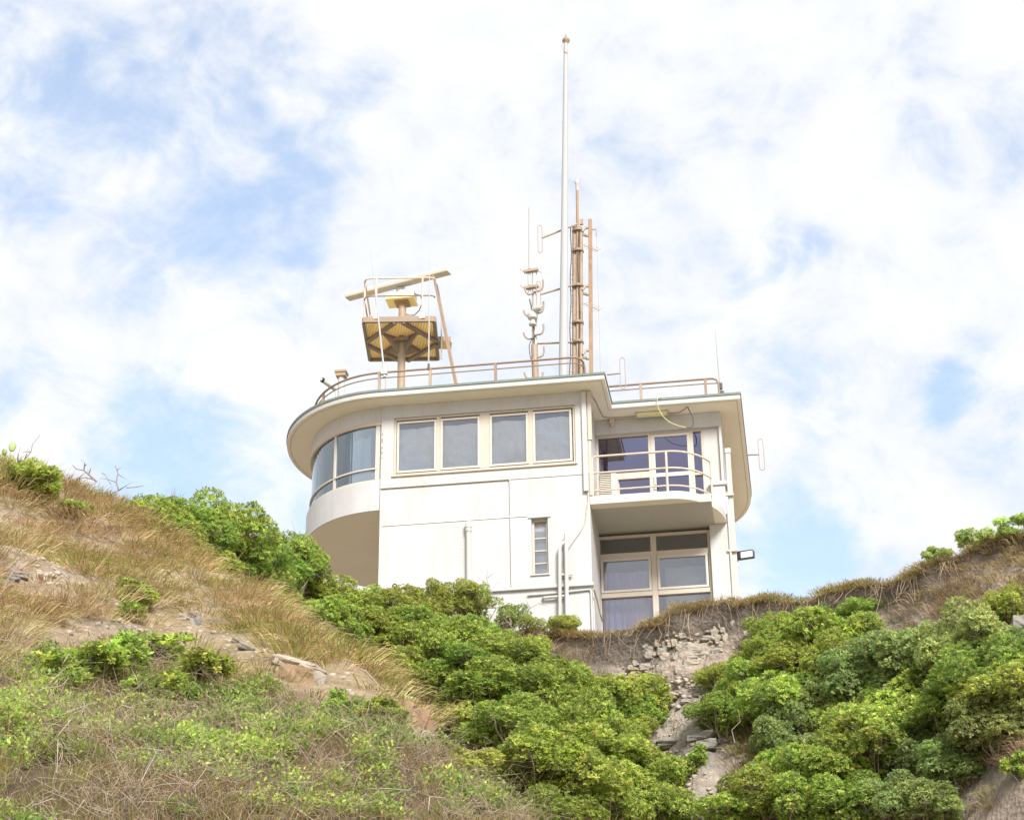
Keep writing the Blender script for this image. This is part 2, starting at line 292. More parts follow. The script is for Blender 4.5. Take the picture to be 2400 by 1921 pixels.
# ------------------------------------------------------------------ mesh builder
ORG = {}
class MB:
    def __init__(s): s.v = []; s.f = []; s.m = []
    def add(s, vs, fs, m=0):
        o = len(s.v); s.v += [tuple(map(float, q)) for q in vs]
        for f in fs: s.f.append(tuple(o + i for i in f)); s.m.append(m)
        return s
    def box(s, x0, x1, y0, y1, z0, z1, m=0):
        vs = [(x0, y0, z0), (x1, y0, z0), (x1, y1, z0), (x0, y1, z0), (x0, y0, z1), (x1, y0, z1), (x1, y1, z1), (x0, y1, z1)]
        return s.add(vs, [(0, 3, 2, 1), (4, 5, 6, 7), (0, 1, 5, 4), (1, 2, 6, 5), (2, 3, 7, 6), (3, 0, 4, 7)], m)
    def bar(s, p, q, w, h, up=(0, 0, 1), m=0):
        p, q, up = Vector(p), Vector(q), Vector(up)
        d = (q - p).normalized(); sd = d.cross(up)
        if sd.length < 1e-4: sd = d.cross(Vector((1, 0, 0)))
        sd.normalize(); u = sd.cross(d).normalized()
        a, b = sd * w / 2, u * h / 2
        vs = [p - a - b, p + a - b, p + a + b, p - a + b, q - a - b, q + a - b, q + a + b, q - a + b]
        return s.add(vs, [(0, 1, 2, 3), (7, 6, 5, 4), (0, 4, 5, 1), (1, 5, 6, 2), (2, 6, 7, 3), (3, 7, 4, 0)], m)
    def tube(s, pts, r, n=8, m=0, cap=True, closed=False):
        P = [Vector(p) for p in pts]; k = len(P)
        rr = r if isinstance(r, (list, tuple)) else [r] * k
        ref = None; rings = []
        o = len(s.v)
        for i in range(k):
            if closed: d = (P[(i + 1) % k] - P[i - 1])
            else: d = P[min(i + 1, k - 1)] - P[max(i - 1, 0)]
            if d.length < 1e-9: d = Vector((0, 0, 1))
            d.normalize()
            if ref is None:
                ref = Vector((0, 0, 1)) if abs(d.z) < 0.9 else Vector((1, 0, 0))
            a = ref - d * ref.dot(d)
            if a.length < 1e-5: a = d.orthogonal()
            a.normalize(); ref = a; b = d.cross(a)
            for j in range(n):
                t = 2 * math.pi * j / n
                s.v.append(tuple(P[i] + (a * math.cos(t) + b * math.sin(t)) * rr[i]))
        for i in range(k if closed else k - 1):
            i2 = (i + 1) % k
            for j in range(n):
                j2 = (j + 1) % n
                s.f.append((o + i * n + j, o + i * n + j2, o + i2 * n + j2, o + i2 * n + j)); s.m.append(m)
        if cap and not closed:
            s.f.append(tuple(o + j for j in range(n))[::-1]); s.m.append(m)
            s.f.append(tuple(o + (k - 1) * n + j for j in range(n))); s.m.append(m)
        return s
    def lathe(s, c, prof, n=16, m=0):
        o = len(s.v)
        for (r, z) in prof:
            for j in range(n):
                t = 2 * math.pi * j / n
                s.v.append((c[0] + r * math.cos(t), c[1] + r * math.sin(t), z))
        for i in range(len(prof) - 1):
            for j in range(n):
                j2 = (j + 1) % n
                s.f.append((o + i * n + j, o + i * n + j2, o + (i + 1) * n + j2, o + (i + 1) * n + j)); s.m.append(m)
        s.f.append(tuple(o + j for j in range(n))[::-1]); s.m.append(m)
        s.f.append(tuple(o + (len(prof) - 1) * n + j for j in range(n))); s.m.append(m)
        return s
    def prism(s, outline, z0, z1, ms=0, mb=0, mt=0):
        n = len(outline); o = len(s.v)
        s.v += [(x, y, z0) for x, y in outline] + [(x, y, z1) for x, y in outline]
        s.f.append(tuple(o + i for i in range(n))[::-1]); s.m.append(mb)
        s.f.append(tuple(o + n + i for i in range(n))); s.m.append(mt)
        for i in range(n):
            j = (i + 1) % n
            s.f.append((o + i, o + j, o + n + j, o + n + i)); s.m.append(ms)
        return s
    def emit(s, name, mats, parent=None, smooth=False, bevel=0.0):
        me = bpy.data.meshes.new(name)
        org = ORG.get(parent.name_full, (0, 0, 0)) if parent else (0, 0, 0)
        me.from_pydata([(x - org[0], y - org[1], z - org[2]) for x, y, z in s.v], [], s.f)
        mats = mats if isinstance(mats, (list, tuple)) else [mats]
        for q in mats: me.materials.append(q)
        if len(mats) > 1: me.polygons.foreach_set('material_index', s.m)
        if smooth:
            me.polygons.foreach_set('use_smooth', [True] * len(me.polygons))
            try: me.set_sharp_from_angle(angle=R(40))
            except Exception: pass
        me.update()
        ob = bpy.data.objects.new(name, me); col.objects.link(ob)
        if parent: ob.parent = parent
        ORG[ob.name_full] = org
        if bevel:
            bm = ob.modifiers.new('edge', 'BEVEL'); bm.width = bevel; bm.segments = 2; bm.limit_method = 'ANGLE'; bm.angle_limit = R(40)
        return ob
def np_mesh(name, V, Fc, mat, colors=None, parent=None, smooth=False, link=True):
    me = bpy.data.meshes.new(name)
    V = np.asarray(V, np.float32); Fc = np.asarray(Fc, np.int32); m, k = Fc.shape
    me.vertices.add(len(V)); me.vertices.foreach_set('co', V.ravel())
    me.loops.add(m * k); me.loops.foreach_set('vertex_index', Fc.ravel())
    me.polygons.add(m); me.polygons.foreach_set('loop_start', np.arange(0, m * k, k, dtype=np.int32))
    me.polygons.foreach_set('loop_total', np.full(m, k, np.int32))
    if smooth: me.polygons.foreach_set('use_smooth', np.ones(m, bool))
    if colors is not None:
        at_ = me.attributes.new('Col', 'FLOAT_COLOR', 'POINT')
        c4 = np.ones((len(V), 4), np.float32); c4[:, :3] = colors
        at_.data.foreach_set('color', c4.ravel())
    me.materials.append(mat); me.update(calc_edges=True)
    if not link: return me
    ob = bpy.data.objects.new(name, me); col.objects.link(ob)
    if parent: ob.parent = parent
    return ob
def tag(o, label=None, cat=None, group=None, kind=None):
    if label: o['label'] = label
    if cat: o['category'] = cat
    if group: o['group'] = group
    if kind: o['kind'] = kind
    return o

# building frame: x along the front, y into the building, z world height
c0 = ray(1200 + 463 / 2.538, 820 + 900 / 2.538)
O = CAM + c0 * (36 / math.hypot(c0[0], c0[1])); O[2] = 0.0
UX = np.array([math.cos(YAW), -math.sin(YAW), 0]); UY = np.array([math.sin(YAW), math.cos(YAW), 0])
def L(x, y, z): return O + UX * x + UY * y + np.array([0, 0, z])
def thing(name, label, cat, base, group=None):
    """empty at a thing's base, in the building frame"""
    e = bpy.data.objects.new(name, None); col.objects.link(e)
    e.location = L(*base); e.rotation_euler = (0, 0, -YAW); e.empty_display_size = 0.2
    ORG[e.name_full] = base
    return tag(e, label, cat, group)
def ell(cx, cy, a, b, t):  # t=0 front, 90 left, 180 back
    return (cx - a * math.sin(R(t)), cy - b * math.cos(R(t)))

# ------------------------------------------------------------------ terrain
_tab = np.random.default_rng(3).random((256, 256))
def vnoise(x, y):
    xi = np.floor(x).astype(int); yi = np.floor(y).astype(int); fx = x - xi; fy = y - yi
    fx = fx * fx * (3 - 2 * fx); fy = fy * fy * (3 - 2 * fy)
    g = lambda a, b: _tab[a & 255, b & 255]
    return (g(xi, yi) * (1 - fx) + g(xi + 1, yi) * fx) * (1 - fy) + (g(xi, yi + 1) * (1 - fx) + g(xi + 1, yi + 1) * fx) * fy - 0.5
def fbm(x, y, oct=4, gain=0.5):
    s = 0; a = 1.0; f = 1.0
    for i in range(oct):
        s = s + a * vnoise(x * f + 17.3 * i, y * f + 9.1 * i); a *= gain; f *= 2.03
    return s
LIP = [(-900, 1080, 21.5), (-400, 1085, 23.0), (0, 1112, 24.8), (200, 1170, 26), (330, 1225, 27), (480, 1310, 29), (600, 1380, 30.8), (720, 1430, 33), (890, 1450, 35.2),
       (1100, 1466, 35.3), (1250, 1478, 35.2), (1380, 1480, 35.0), (1480, 1462, 34.4), (1530, 1452, 34.15), (1558, 1440, 34.05), (1600, 1426, 33.95), (1659, 1416, 33.8),
       (1781, 1406, 33.5), (1892, 1394, 33.0), (2004, 1378, 32.6), (2115, 1356, 32.2), (2170, 1330, 32.0), (2226, 1300, 31.8), (2338, 1258, 31.5), (2400, 1244, 31.2), (2900, 1180, 29)]
LP = np.array([at(*q) for q in LIP])
lip_y = lambda x: np.interp(x, LP[:, 0], LP[:, 1]) + np.clip((np.asarray(x) - LP[9, 0]) / 1.5, 0, 1) * (.34 * fbm(np.asarray(x) * 1.1, np.asarray(x) * 0 + 3.3, 3))
lip_z = lambda x: np.interp(x, LP[:, 0], LP[:, 2]) + np.clip((np.asarray(x) - LP[9, 0]) / 1.5, 0, 1) * (.16 * fbm(np.asarray(x) * 1.6, np.asarray(x) * 0 + 7.7, 3))
XC0, XC1 = LP[10, 0], LP[12, 0]
def cliff(x): return np.clip((x - XC0) / (XC1 - XC0), 0, 1) * np.clip(1.35 - (x - LP[18, 0]) / 3.0, 0.45, 1)
DC = [0, .05, .20, .38, .75, 1.5, 5.5, 9, 16, 30]; ZC = [0, .30, .85, 1.15, 1.75, 2.5, 6.6, 9.6, 11.5, 13.2]
DB = [0, .5, 1.5, 4, 9, 16, 30]; ZB = [0, .22, .95, 3.2, 8.0, 10.0, 12.5]
def back_h(x, y):
    d = lip_y(x) - y; c = cliff(x)
    drop = c * np.interp(d, DC, ZC) + (1 - c) * np.interp(d, DB, ZB)
    z = lip_z(x) - drop
    beh = np.clip(-d, 0, 60)
    return z - np.where(x < LP[8, 0], 0.12, 0.02) * beh
SP = [(0, 1921, 13.5), (400, 1921, 14), (800, 1921, 14.8), (0, 1700, 15.5), (400, 1700, 16.5), (760, 1700, 17.6),
      (0, 1500, 18), (300, 1500, 19), (560, 1500, 20.3), (0, 1300, 21), (250, 1300, 23), (0, 1130, 24.4), (200, 1190, 25.6), (330, 1245, 26.2)]
RIDGE = [(430, 1310, 25.3), (560, 1390, 23.8), (720, 1490, 22), (900, 1630, 20), (1060, 1765, 18.2), (1240, 1915, 16.3)]
pts = [at(*q) for q in SP + RIDGE]
for (u, v, D) in RIDGE:
    p = at(u, v, D); q = at(u + 40, v, D + 2.2); pts.append(np.array([q[0], q[1], p[2] - 1.1]))
    q = at(u + 60, v, D + 5.0); pts.append(np.array([q[0], q[1], p[2] - 3.0]))
pts += [np.array(q, float) for q in [(0, 0, 0), (-8, 3, 0), (8, 3, 0), (0, 7, 1.0), (-6, 8, 2), (6, 8, .7), (-14, 6, 2.5), (12, 12, 1.2), (12, 20, 2.2), (8, 18, 1.8),
         (5, 20, 2.4), (4, 15, 2.2), (3, 23, 3.0), (-18, 14, 9), (-18, 22, 13), (14, 26, 3), (20, 5, 0), (-20, 4, 3)]]
pts = np.array(pts)
def _k(r2): return np.where(r2 > 1e-9, 0.5 * r2 * np.log(r2 + 1e-12), 0)
_n = len(pts); _A = np.zeros((_n + 3, _n + 3))
_A[:_n, :_n] = _k(((pts[:, None, :2] - pts[None, :, :2]) ** 2).sum(-1)) + np.eye(_n) * 0.05
_A[:_n, _n] = 1; _A[:_n, _n + 1:] = pts[:, :2]; _A[_n:, :_n] = _A[:_n, _n:].T
_w = np.linalg.solve(_A, np.concatenate([pts[:, 2], np.zeros(3)]))
def spur_h(x, y):
    x = np.asarray(x, float); y = np.asarray(y, float); sh = x.shape; xf = np.clip(x.ravel(), -22, 22); yf = np.clip(y.ravel(), 0, 60)
    out = np.full(xf.shape, _w[_n]) + _w[_n + 1] * xf + _w[_n + 2] * yf
    for i in range(_n): out += _w[i] * _k((xf - pts[i, 0]) ** 2 + (yf - pts[i, 1]) ** 2)
    return out.reshape(sh)
def height(x, y):
    x = np.asarray(x, float); y = np.asarray(y, float)
    b = back_h(x, y); d = lip_y(x) - y
    s = spur_h(x, y) - 3.0 * np.clip(0.6 - d, 0, 3)
    k = 0.35; m = np.maximum(b, s); z = m + k * np.log(np.exp((b - m) / k) + np.exp((s - m) / k)) - k * 0.2
    amp = np.clip(0.35 + d * 0.2, 0.12, 1.0)
    z = z + amp * (0.34 * fbm(x * 0.55, y * 0.55, 3) + 0.10 * fbm(x * 2.3 + 40, y * 2.3, 3))
    far = np.clip((np.abs(x) - 22) / 30, 0, 1)
    return z * (1 - far) - 0.3 * far
# mesh: columns in x, rows following the cliff edge
xs = np.concatenate([np.linspace(-70, -14, 20, endpoint=False), np.arange(-14, 14, 0.085), np.linspace(14, 70, 20)])
ds = np.concatenate([[-40, -30, -20, -14], np.arange(-10, -0.6, 0.6), np.arange(-0.6, 0, 0.06), np.arange(0, 1.7, 0.03), np.arange(1.7, 11, 0.085), np.arange(11, 24, 0.12), np.arange(24, 42, 0.8)])
Xg, Dg = np.meshgrid(xs, ds)
Yg = lip_y(Xg) - Dg
Zg = height(Xg, Yg)
cg = cliff(Xg) * np.clip((22 - np.abs(Xg)) / 4, 0, 1)
facew = cg * np.clip(Dg / 0.05, 0, 1) * np.clip((2.6 - Dg) / 1.2, 0, 1)
rough = fbm(Xg * 2.2, Zg * 3.2, 5, 0.6)
ledge = np.abs((Zg * 2.4 + fbm(Xg * 0.8, Zg, 2)) % 1.0 - 0.5)
Yo = Yg + facew * (0.24 * rough + 0.14 * (ledge - 0.25))
Yo -= cg * 0.14 * np.exp(-((Dg - 0.0) / 0.045) ** 2)     # turf lip hangs forward
slopew = cg * np.clip((Dg - 0.8) / 0.6, 0, 1) * np.clip((9 - Dg) / 3, 0, 1)
Zo = Zg + slopew * (0.20 * fbm(Xg * 3.1, Dg * 3.1, 5, 0.65) + 0.11 * (np.abs((Zg * 1.9 + 0.7 * fbm(Xg * 0.9, Zg * 1.1, 3)) % 1.0 - 0.5) - .25))
terr_col = np.zeros((*Xg.shape, 3))
straw = np.array([.40, .32, .21]); litter = np.array([.17, .13, .095]); clay = np.array([.41, .365, .315]); topsoil = np.array([.22, .192, .168]); pinky = np.array([.44, .37, .31]); coal = np.array([.17, .155, .15])
isback = (back_h(Xg, Yg) > spur_h(Xg, Yg)) & True
terr_col[:] = straw
wob = 0.22 * fbm(Xg * 1.5, Zg * 1.5, 3)
drop_r = lip_z(Xg) - Zg + wob
w_clay = (cg * np.clip((drop_r - 0.72) / 0.15, 0, 1))[..., None]
w_top = (cg * np.clip(Dg / 0.02, 0, 1))[..., None]
terr_col = np.where(isback[..., None], litter, terr_col)
terr_col = np.where((Dg < 0.0)[..., None], straw, terr_col)
terr_col = terr_col * (1 - w_top) + topsoil * w_top
pk = np.clip(fbm(Xg * 0.9 + 5, Zg * 2.2, 3) * 2.2 + 0.4, 0, 1)[..., None]
_rb = (np.clip((Xg - LP[17, 0]) / 1.5, 0, 1) * np.clip(Dg / .3, 0, 1) * np.clip((22 - np.abs(Xg)) / 3, 0, 1))[..., None]
terr_col = terr_col * (1 - .75 * _rb) + np.array([.44, .375, .30]) * .75 * _rb
terr_col = terr_col * (1 - w_clay) + (clay * (1 - pk) + pinky * pk) * w_clay
seam = np.exp(-((drop_r - 3.35) / 0.30) ** 2)[..., None] * w_clay * 0.75
terr_col = terr_col * (1 - seam) + coal * seam
bare = np.clip(fbm(Xg * 0.7 + 3, Yg * 0.7, 3) * 3, 0, 1)[..., None] * (~isback)[..., None]
terr_col = terr_col * (1 - bare * 0.6) + np.array([.46, .39, .31]) * bare * 0.6
_u, _v = to_px(np.stack([Xg, Yg, Zg], -1).reshape(-1, 3))
def _inp(u, v, poly):
    c = np.zeros(u.shape, bool)
    for i in range(len(poly)):
        x1, y1 = poly[i]; x2, y2 = poly[i - 1]
        c ^= ((y1 > v) != (y2 > v)) & (u < (x2 - x1) * (v - y1) / (y2 - y1 + 1e-9) + x1)
    return c
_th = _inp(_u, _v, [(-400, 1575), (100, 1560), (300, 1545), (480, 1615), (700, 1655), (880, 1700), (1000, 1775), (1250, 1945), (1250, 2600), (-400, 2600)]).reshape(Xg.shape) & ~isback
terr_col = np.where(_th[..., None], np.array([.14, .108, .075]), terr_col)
nr, nc = Xg.shape
idx = np.arange(nr * nc).reshape(nr, nc)
Fq = np.stack([idx[:-1, :-1], idx[1:, :-1], idx[1:, 1:], idx[:-1, 1:]], -1).reshape(-1, 4)
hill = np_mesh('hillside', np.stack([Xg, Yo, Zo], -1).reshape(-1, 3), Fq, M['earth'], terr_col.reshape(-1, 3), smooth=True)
tag(hill, kind='structure')
g = MB(); g.add([(-3000, -3000, -0.6), (3000, -3000, -0.6), (3000, 3000, -0.6), (-3000, 3000, -0.6)], [(0, 1, 2, 3)])
m_sand, nt, b = nodes_of('beach_sand')
oc = N(nt, 'ShaderNodeTexCoord').outputs['Object']; f1, _ = noise_fac(nt, oc, 0.6, 8, 0.6, 0.3, 0.7)
nt.links.new(mixc(nt, f1, (0.62, 0.53, 0.41, 1), (0.54, 0.46, 0.35, 1)), b.inputs['Base Color']); b.inputs['Roughness'].default_value = 0.95
tag(g.emit('ground', m_sand), kind='structure')

def march(u, v, Dmin, h, Dmax=39.0):
    d = ray(u, v); hd = math.hypot(d[0], d[1])
    D = np.arange(Dmin, Dmax, 0.04)
    P = CAM[None] + d[None] * (D / hd)[:, None]
    g_ = P[:, 2] - height(P[:, 0], P[:, 1]) - h
    hit = np.where(g_ <= 0)[0]
    i = hit[0] if len(hit) else int(np.argmin(g_))
    return P[i], float(height(P[i, 0], P[i, 1]))
def slant(P): return float(np.linalg.norm(np.asarray(P) - CAM))
def px_m(P): return F_PX / float((np.asarray(P) - CAM) @ FW)

# ------------------------------------------------------------------ the lookout building
ZB0 = 13.6; Z0 = 12.6; ZS = 19.18
bld = thing('lookout_building', 'white two storey lookout building with curved glazed bay on the cliff top', 'building', (0, 0, ZB0))
def wall_panel(mb, x0, x1, z0, z1, y0, y1, holes, m=0):
    X = sorted({x0, x1, *[h[0] for h in holes], *[h[1] for h in holes]}); Zs = sorted({z0, z1, *[h[2] for h in holes], *[h[3] for h in holes]})
    nx, nz = len(X) - 1, len(Zs) - 1
    def solid(i, j):
        if not (0 <= i < nx and 0 <= j < nz): return False
        cx, cz = (X[i] + X[i + 1]) / 2, (Zs[j] + Zs[j + 1]) / 2
        return not any(h[0] < cx < h[1] and h[2] < cz < h[3] for h in holes)
    for i in range(nx):
        for j in range(nz):
            if not solid(i, j): continue
            a, b_, c, d = X[i], X[i + 1], Zs[j], Zs[j + 1]
            mb.add([(a, y0, c), (b_, y0, c), (b_, y0, d), (a, y0, d)], [(0, 1, 2, 3)], m)
            mb.add([(a, y1, c), (b_, y1, c), (b_, y1, d), (a, y1, d)], [(3, 2, 1, 0)], m)
            if not solid(i - 1, j): mb.add([(a, y0, c), (a, y1, c), (a, y1, d), (a, y0, d)], [(3, 2, 1, 0)], m)
            if not solid(i + 1, j): mb.add([(b_, y0, c), (b_, y1, c), (b_, y1, d), (b_, y0, d)], [(0, 1, 2, 3)], m)
            if not solid(i, j - 1): mb.add([(a, y0, c), (b_, y0, c), (b_, y1, c), (a, y1, c)], [(3, 2, 1, 0)], m)
            if not solid(i, j + 1): mb.add([(a, y0, d), (b_, y0, d), (b_, y1, d), (a, y1, d)], [(0, 1, 2, 3)], m)
# front walls of the main block: smooth upper band, painted brick below
w = MB(); wall_panel(w, -4.36, 0.0, 17.30, ZS, 0.0, 0.25, [(-4.09, -0.26, 17.57, 18.89)])
w.emit('wall', M['render'], bld)
w = MB(); wall_panel(w, -4.36, 0.0, 14.93, 17.297, 0.012, 0.25, [(-1.21, -0.87, 15.19, 16.41)])
w.emit('wall', M['brick'], bld)
w = MB(); w.box(-4.36, -0.02, 0.03, 0.25, Z0, 14.93)
w.emit('wall', M['brick'], bld)
w = MB(); w.box(-0.25, 0.0, 0.253, 1.62, Z0, ZS)            # return beside the balcony
w.emit('wall', M['brick'], bld)
w = MB(); w.box(-4.36, -4.11, 0.253, 7.8, Z0, 16.81).box(-4.36, -4.11, 4.9, 7.8, 16.82, ZS).box(-4.11, 2.69, 7.55, 7.8, Z0, ZS)
w.emit('wall', M['brick'], bld)
w = MB(); w.box(2.45, 2.69, 1.803, 7.55, Z0, ZS)             # right side wall
w.emit('wall', M['brick'], bld)
w = MB(); w.box(2.32, 2.69, 1.5, 1.80, Z0, 16.617)
w.emit('pier', M['brick'], bld, bevel=0.006)
w = MB(); w.box(2.42, 2.70, 1.44, 1.80, 16.80, 17.46).box(2.36, 2.735, 1.40, 1.80, 17.46, 17.545)
w.emit('balcony_upstand', M['render'], bld, bevel=0.008)
w = MB(); w.box(-0.0, 2.69, 1.47, 1.80, 18.84, ZS).box(2.635, 2.69, 1.47, 1.80, 17.545, 18.84)
w.emit('lintel', M['render'], bld, bevel=0.005)
w = MB(); w.box(2.30, 2.632, 1.55, 1.64, 16.81, 18.835)
w.emit('infill_panel', M['cream'], bld)
# projecting band course and its hood on the right hand side
w = MB(); w.box(-4.40, 0.03, -0.035, 0.03, 14.875, 14.945)
w.emit('band_course', M['render'], bld, bevel=0.012)
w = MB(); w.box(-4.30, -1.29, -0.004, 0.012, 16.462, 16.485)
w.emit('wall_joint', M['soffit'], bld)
for (x, z, hh) in ((-4.335, 18.34, .10), (-4.335, 18.20, .05), (-4.337, 18.08, .07), (-4.33, 18.52, .04), (-4.335, 17.98, .03)):
    w = MB(); w.box(x - .012, x + .012, -0.004, 0.01, z, z + hh); w.emit('rust_spot', M['rust'], bld)
# storey floor
w = MB(); w.box(-4.10, 2.44, 0.26, 7.54, 16.62, 16.79); w.emit('floor_slab', M['room'], bld)
# bay
BC = (-4.36, 2.45)
def ring(mb, a, b, th, z0, z1, t0, t1, n, m=0):
    for i in range(n):
        ta, tb = t0 + (t1 - t0) * i / n, t0 + (t1 - t0) * (i + 1) / n
        p, q = ell(*BC, a, b, ta), ell(*BC, a, b, tb); r_, s_ = ell(*BC, a - th, b - th, ta), ell(*BC, a - th, b - th, tb)
        mb.add([(*p, z0), (*q, z0), (*q, z1), (*p, z1)], [(3, 2, 1, 0)], m)
        mb.add([(*r_, z0), (*s_, z0), (*s_, z1), (*r_, z1)], [(0, 1, 2, 3)], m)
        mb.add([(*p, z0), (*q, z0), (*s_, z0), (*r_, z0)], [(0, 1, 2, 3)], m)
        mb.add([(*p, z1), (*q, z1), (*s_, z1), (*r_, z1)], [(3, 2, 1, 0)], m)
    for t in (t0, t1):
        p, r_ = ell(*BC, a, b, t), ell(*BC, a - th, b - th, t)
        mb.add([(*p, z0), (*r_, z0), (*r_, z1), (*p, z1)], [(0, 1, 2, 3)], m)
w = MB(); ring(w, 2.12, 2.45, 0.16, 16.82, 17.47, 0.3, 180, 64); bayw = w.emit('bay_wall', M['render'], bld, smooth=True)
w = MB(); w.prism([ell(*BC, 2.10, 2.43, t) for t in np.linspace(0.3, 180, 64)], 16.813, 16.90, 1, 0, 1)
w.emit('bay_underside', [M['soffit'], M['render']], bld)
w = MB(); ring(w, 2.06, 2.41, 0.14, 18.85, ZS, 0.3, 180, 64); w.emit('bay_head', M['render'], bld, smooth=True)
w = MB(); ring(w, 2.10, 2.435, 0.10, 17.47, 17.52, 0.3, 180, 64); bw = w.emit('bay_window', M['sash'], bld, smooth=True)
w = MB(); ring(w, 2.075, 2.42, 0.05, 18.775, 18.85, 0.3, 180, 64); w.emit('head_rail', M['trim'], bw, smooth=True)
MULL = [2.2, 32.3, 84, 118, 150, 178]
w = MB(); ring(w, 2.06, 2.405, 0.04, 17.775, 17.805, 2.2, 178, 64); w.emit('transom', M['sash'], bw, smooth=True)
for k, t in enumerate(MULL):
    p = ell(*BC, 2.05, 2.395, t); q = ell(*BC, 1.96, 2.305, t)
    wd = 0.10 if k == 0 else 0.06
    w = MB(); w.bar(((p[0] + q[0]) / 2, (p[1] + q[1]) / 2, 17.52), ((p[0] + q[0]) / 2, (p[1] + q[1]) / 2, 18.775), wd, 0.09, up=(p[0] - q[0], p[1] - q[1], 0))
    w.emit('mullion', M['sash'], bw)
for k in range(len(MULL) - 1):
    t0, t1 = MULL[k] + 0.8, MULL[k + 1] - 0.8
    w = MB(); ring(w, 2.025, 2.37, 0.012, 17.805, 18.775, t0, t1, 16); w.emit('pane', M['glass_bay'], bw, smooth=True)
    w = MB(); ring(w, 2.025, 2.37, 0.012, 17.52, 17.775, t0, t1, 16); w.emit('pane', M['glass_bay'], bw, smooth=True)
    w = MB(); ring(w, 1.98, 2.32, 0.01, 17.50, 17.74, t0, t1, 16); w.emit('backing_panel', M['frost'], bw, smooth=True)
# curtain behind the bay glass: folds
cv, cf = [], []
TT = np.linspace(8, 176, 900)
for i, t in enumerate(TT):
    o_ = 0.16 + 0.030 * math.sin(t * 2.9 + 1.3 * math.sin(t * 0.37)) + 0.012 * math.sin(t * 7.7)
    p = ell(*BC, 2.03 - o_, 2.375 - o_, t); cv += [(p[0], p[1], 17.50), (p[0], p[1], 18.62 + 0.02 * math.sin(t * 0.9))]
    if i: cf.append((2 * i - 2, 2 * i, 2 * i + 1, 2 * i - 1))
w = MB(); w.add(cv, cf); w.emit('curtain', M['curtain'], bw, smooth=True)

# roof slab
RB = (-4.36, 2.45)
roof_out = [(0.43, -0.50), (-4.30, -0.50)][::-1]
arc = [ell(*RB, 2.60, 2.95, t) for t in np.linspace(2, 178, 72)]
outline = [(0.43, -0.50), (0.43, 0.93), (3.15, 0.93), (3.15, 6.2)] + [(2.0 + 1.15 * math.cos(R(t)), 6.2 + 2.1 * math.sin(R(t))) for t in range(8, 91, 8)] + [(-2.5, 8.4), (-4.36, 5.45)] + arc[::-1] + [(-4.36, -0.50)]
def inset(out, k):
    n = len(out); r_ = []
    for i in range(n):
        p0, p1, p2 = Vector(out[i - 1]), Vector(out[i]), Vector(out[(i + 1) % n])
        a, b_ = (p1 - p0).normalized(), (p2 - p1).normalized()
        na, nb = Vector((-a.y, a.x)), Vector((-b_.y, b_.x)); nn = (na + nb)
        if nn.length < 1e-6: nn = na
        nn.normalize(); sc = k / max(0.4, nn.dot(na))
        r_.append((p1.x + nn.x * sc, p1.y + nn.y * sc))
    return r_
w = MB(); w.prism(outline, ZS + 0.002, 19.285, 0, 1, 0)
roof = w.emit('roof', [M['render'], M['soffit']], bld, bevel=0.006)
fl = inset(outline, -0.018)
w = MB(); w.prism(fl, 19.285, 19.335, 0, 0, 0); w.emit('roof_flashing', M['green'], roof)
# drip groove line under the eave
gi, go = inset(outline, 0.085), inset(outline, 0.070)
w = MB()
for i in range(len(outline)):
    j = (i + 1) % len(outline)
    w.add([(*gi[i], ZS - 0.0005), (*gi[j], ZS - 0.0005), (*go[j], ZS - 0.0005), (*go[i], ZS - 0.0005)], [(0, 1, 2, 3)])
w.emit('drip_groove', M['trim'], roof)

# flat windows
def rect_frame(mb, x0, x1, z0, z1, wd, y0, y1):
    mb.box(x0, x0 + wd, y0, y1, z0, z1); mb.box(x1 - wd, x1, y0, y1, z0, z1)
    mb.box(x0 + wd, x1 - wd, y0, y1, z0, z0 + wd); mb.box(x0 + wd, x1 - wd, y0, y1, z1 - wd, z1)
def pane(x0, x1, z0, z1, y, mat, parent):
    w = MB(); w.box(x0, x1, y, y + 0.008, z0, z1); return w.emit('pane', mat, parent)
def sheet(x0, x1, z0, z1, y, mat, parent, name, amp=0.012, seed=0, fold=0.0):
    n, k = 40, 30; X, Zz = np.meshgrid(np.linspace(x0, x1, n), np.linspace(z0, z1, k))
    Yy = y + amp * (fbm(X * 3 + seed * 7.1, Zz * 3 + seed, 4, 0.6) * 2) + fold * np.sin(X * 60 + 2 * np.sin(X * 11))
    Zz = Zz + np.where(np.arange(k)[:, None] == k - 1, 0.025 * fbm(X * 5 + seed, X * 0 + seed * 3, 3), 0)
    w = MB(); w.add(np.stack([X, Yy, Zz], -1).reshape(-1, 3), [(a * n + i, a * n + i + 1, (a + 1) * n + i + 1, (a + 1) * n + i) for a in range(k - 1) for i in range(n - 1)])
    return w.emit(name, mat, parent, smooth=True)
f = MB(); rect_frame(f, -4.09, -0.26, 17.57, 18.89, 0.05, 0.03, 0.14)
for a, b_ in ((-3.185, -3.095), (-2.265, -2.055), (-1.245, -1.145)): f.box(a, b_, 0.025, 0.14, 17.62, 18.84)
win = f.emit('window', M['trim'], bld, bevel=0.005)
w = MB(); w.box(-4.12, -0.23, -0.035, 0.03, 17.535, 17.575); w.emit('sill', M['trim'], win, bevel=0.006)
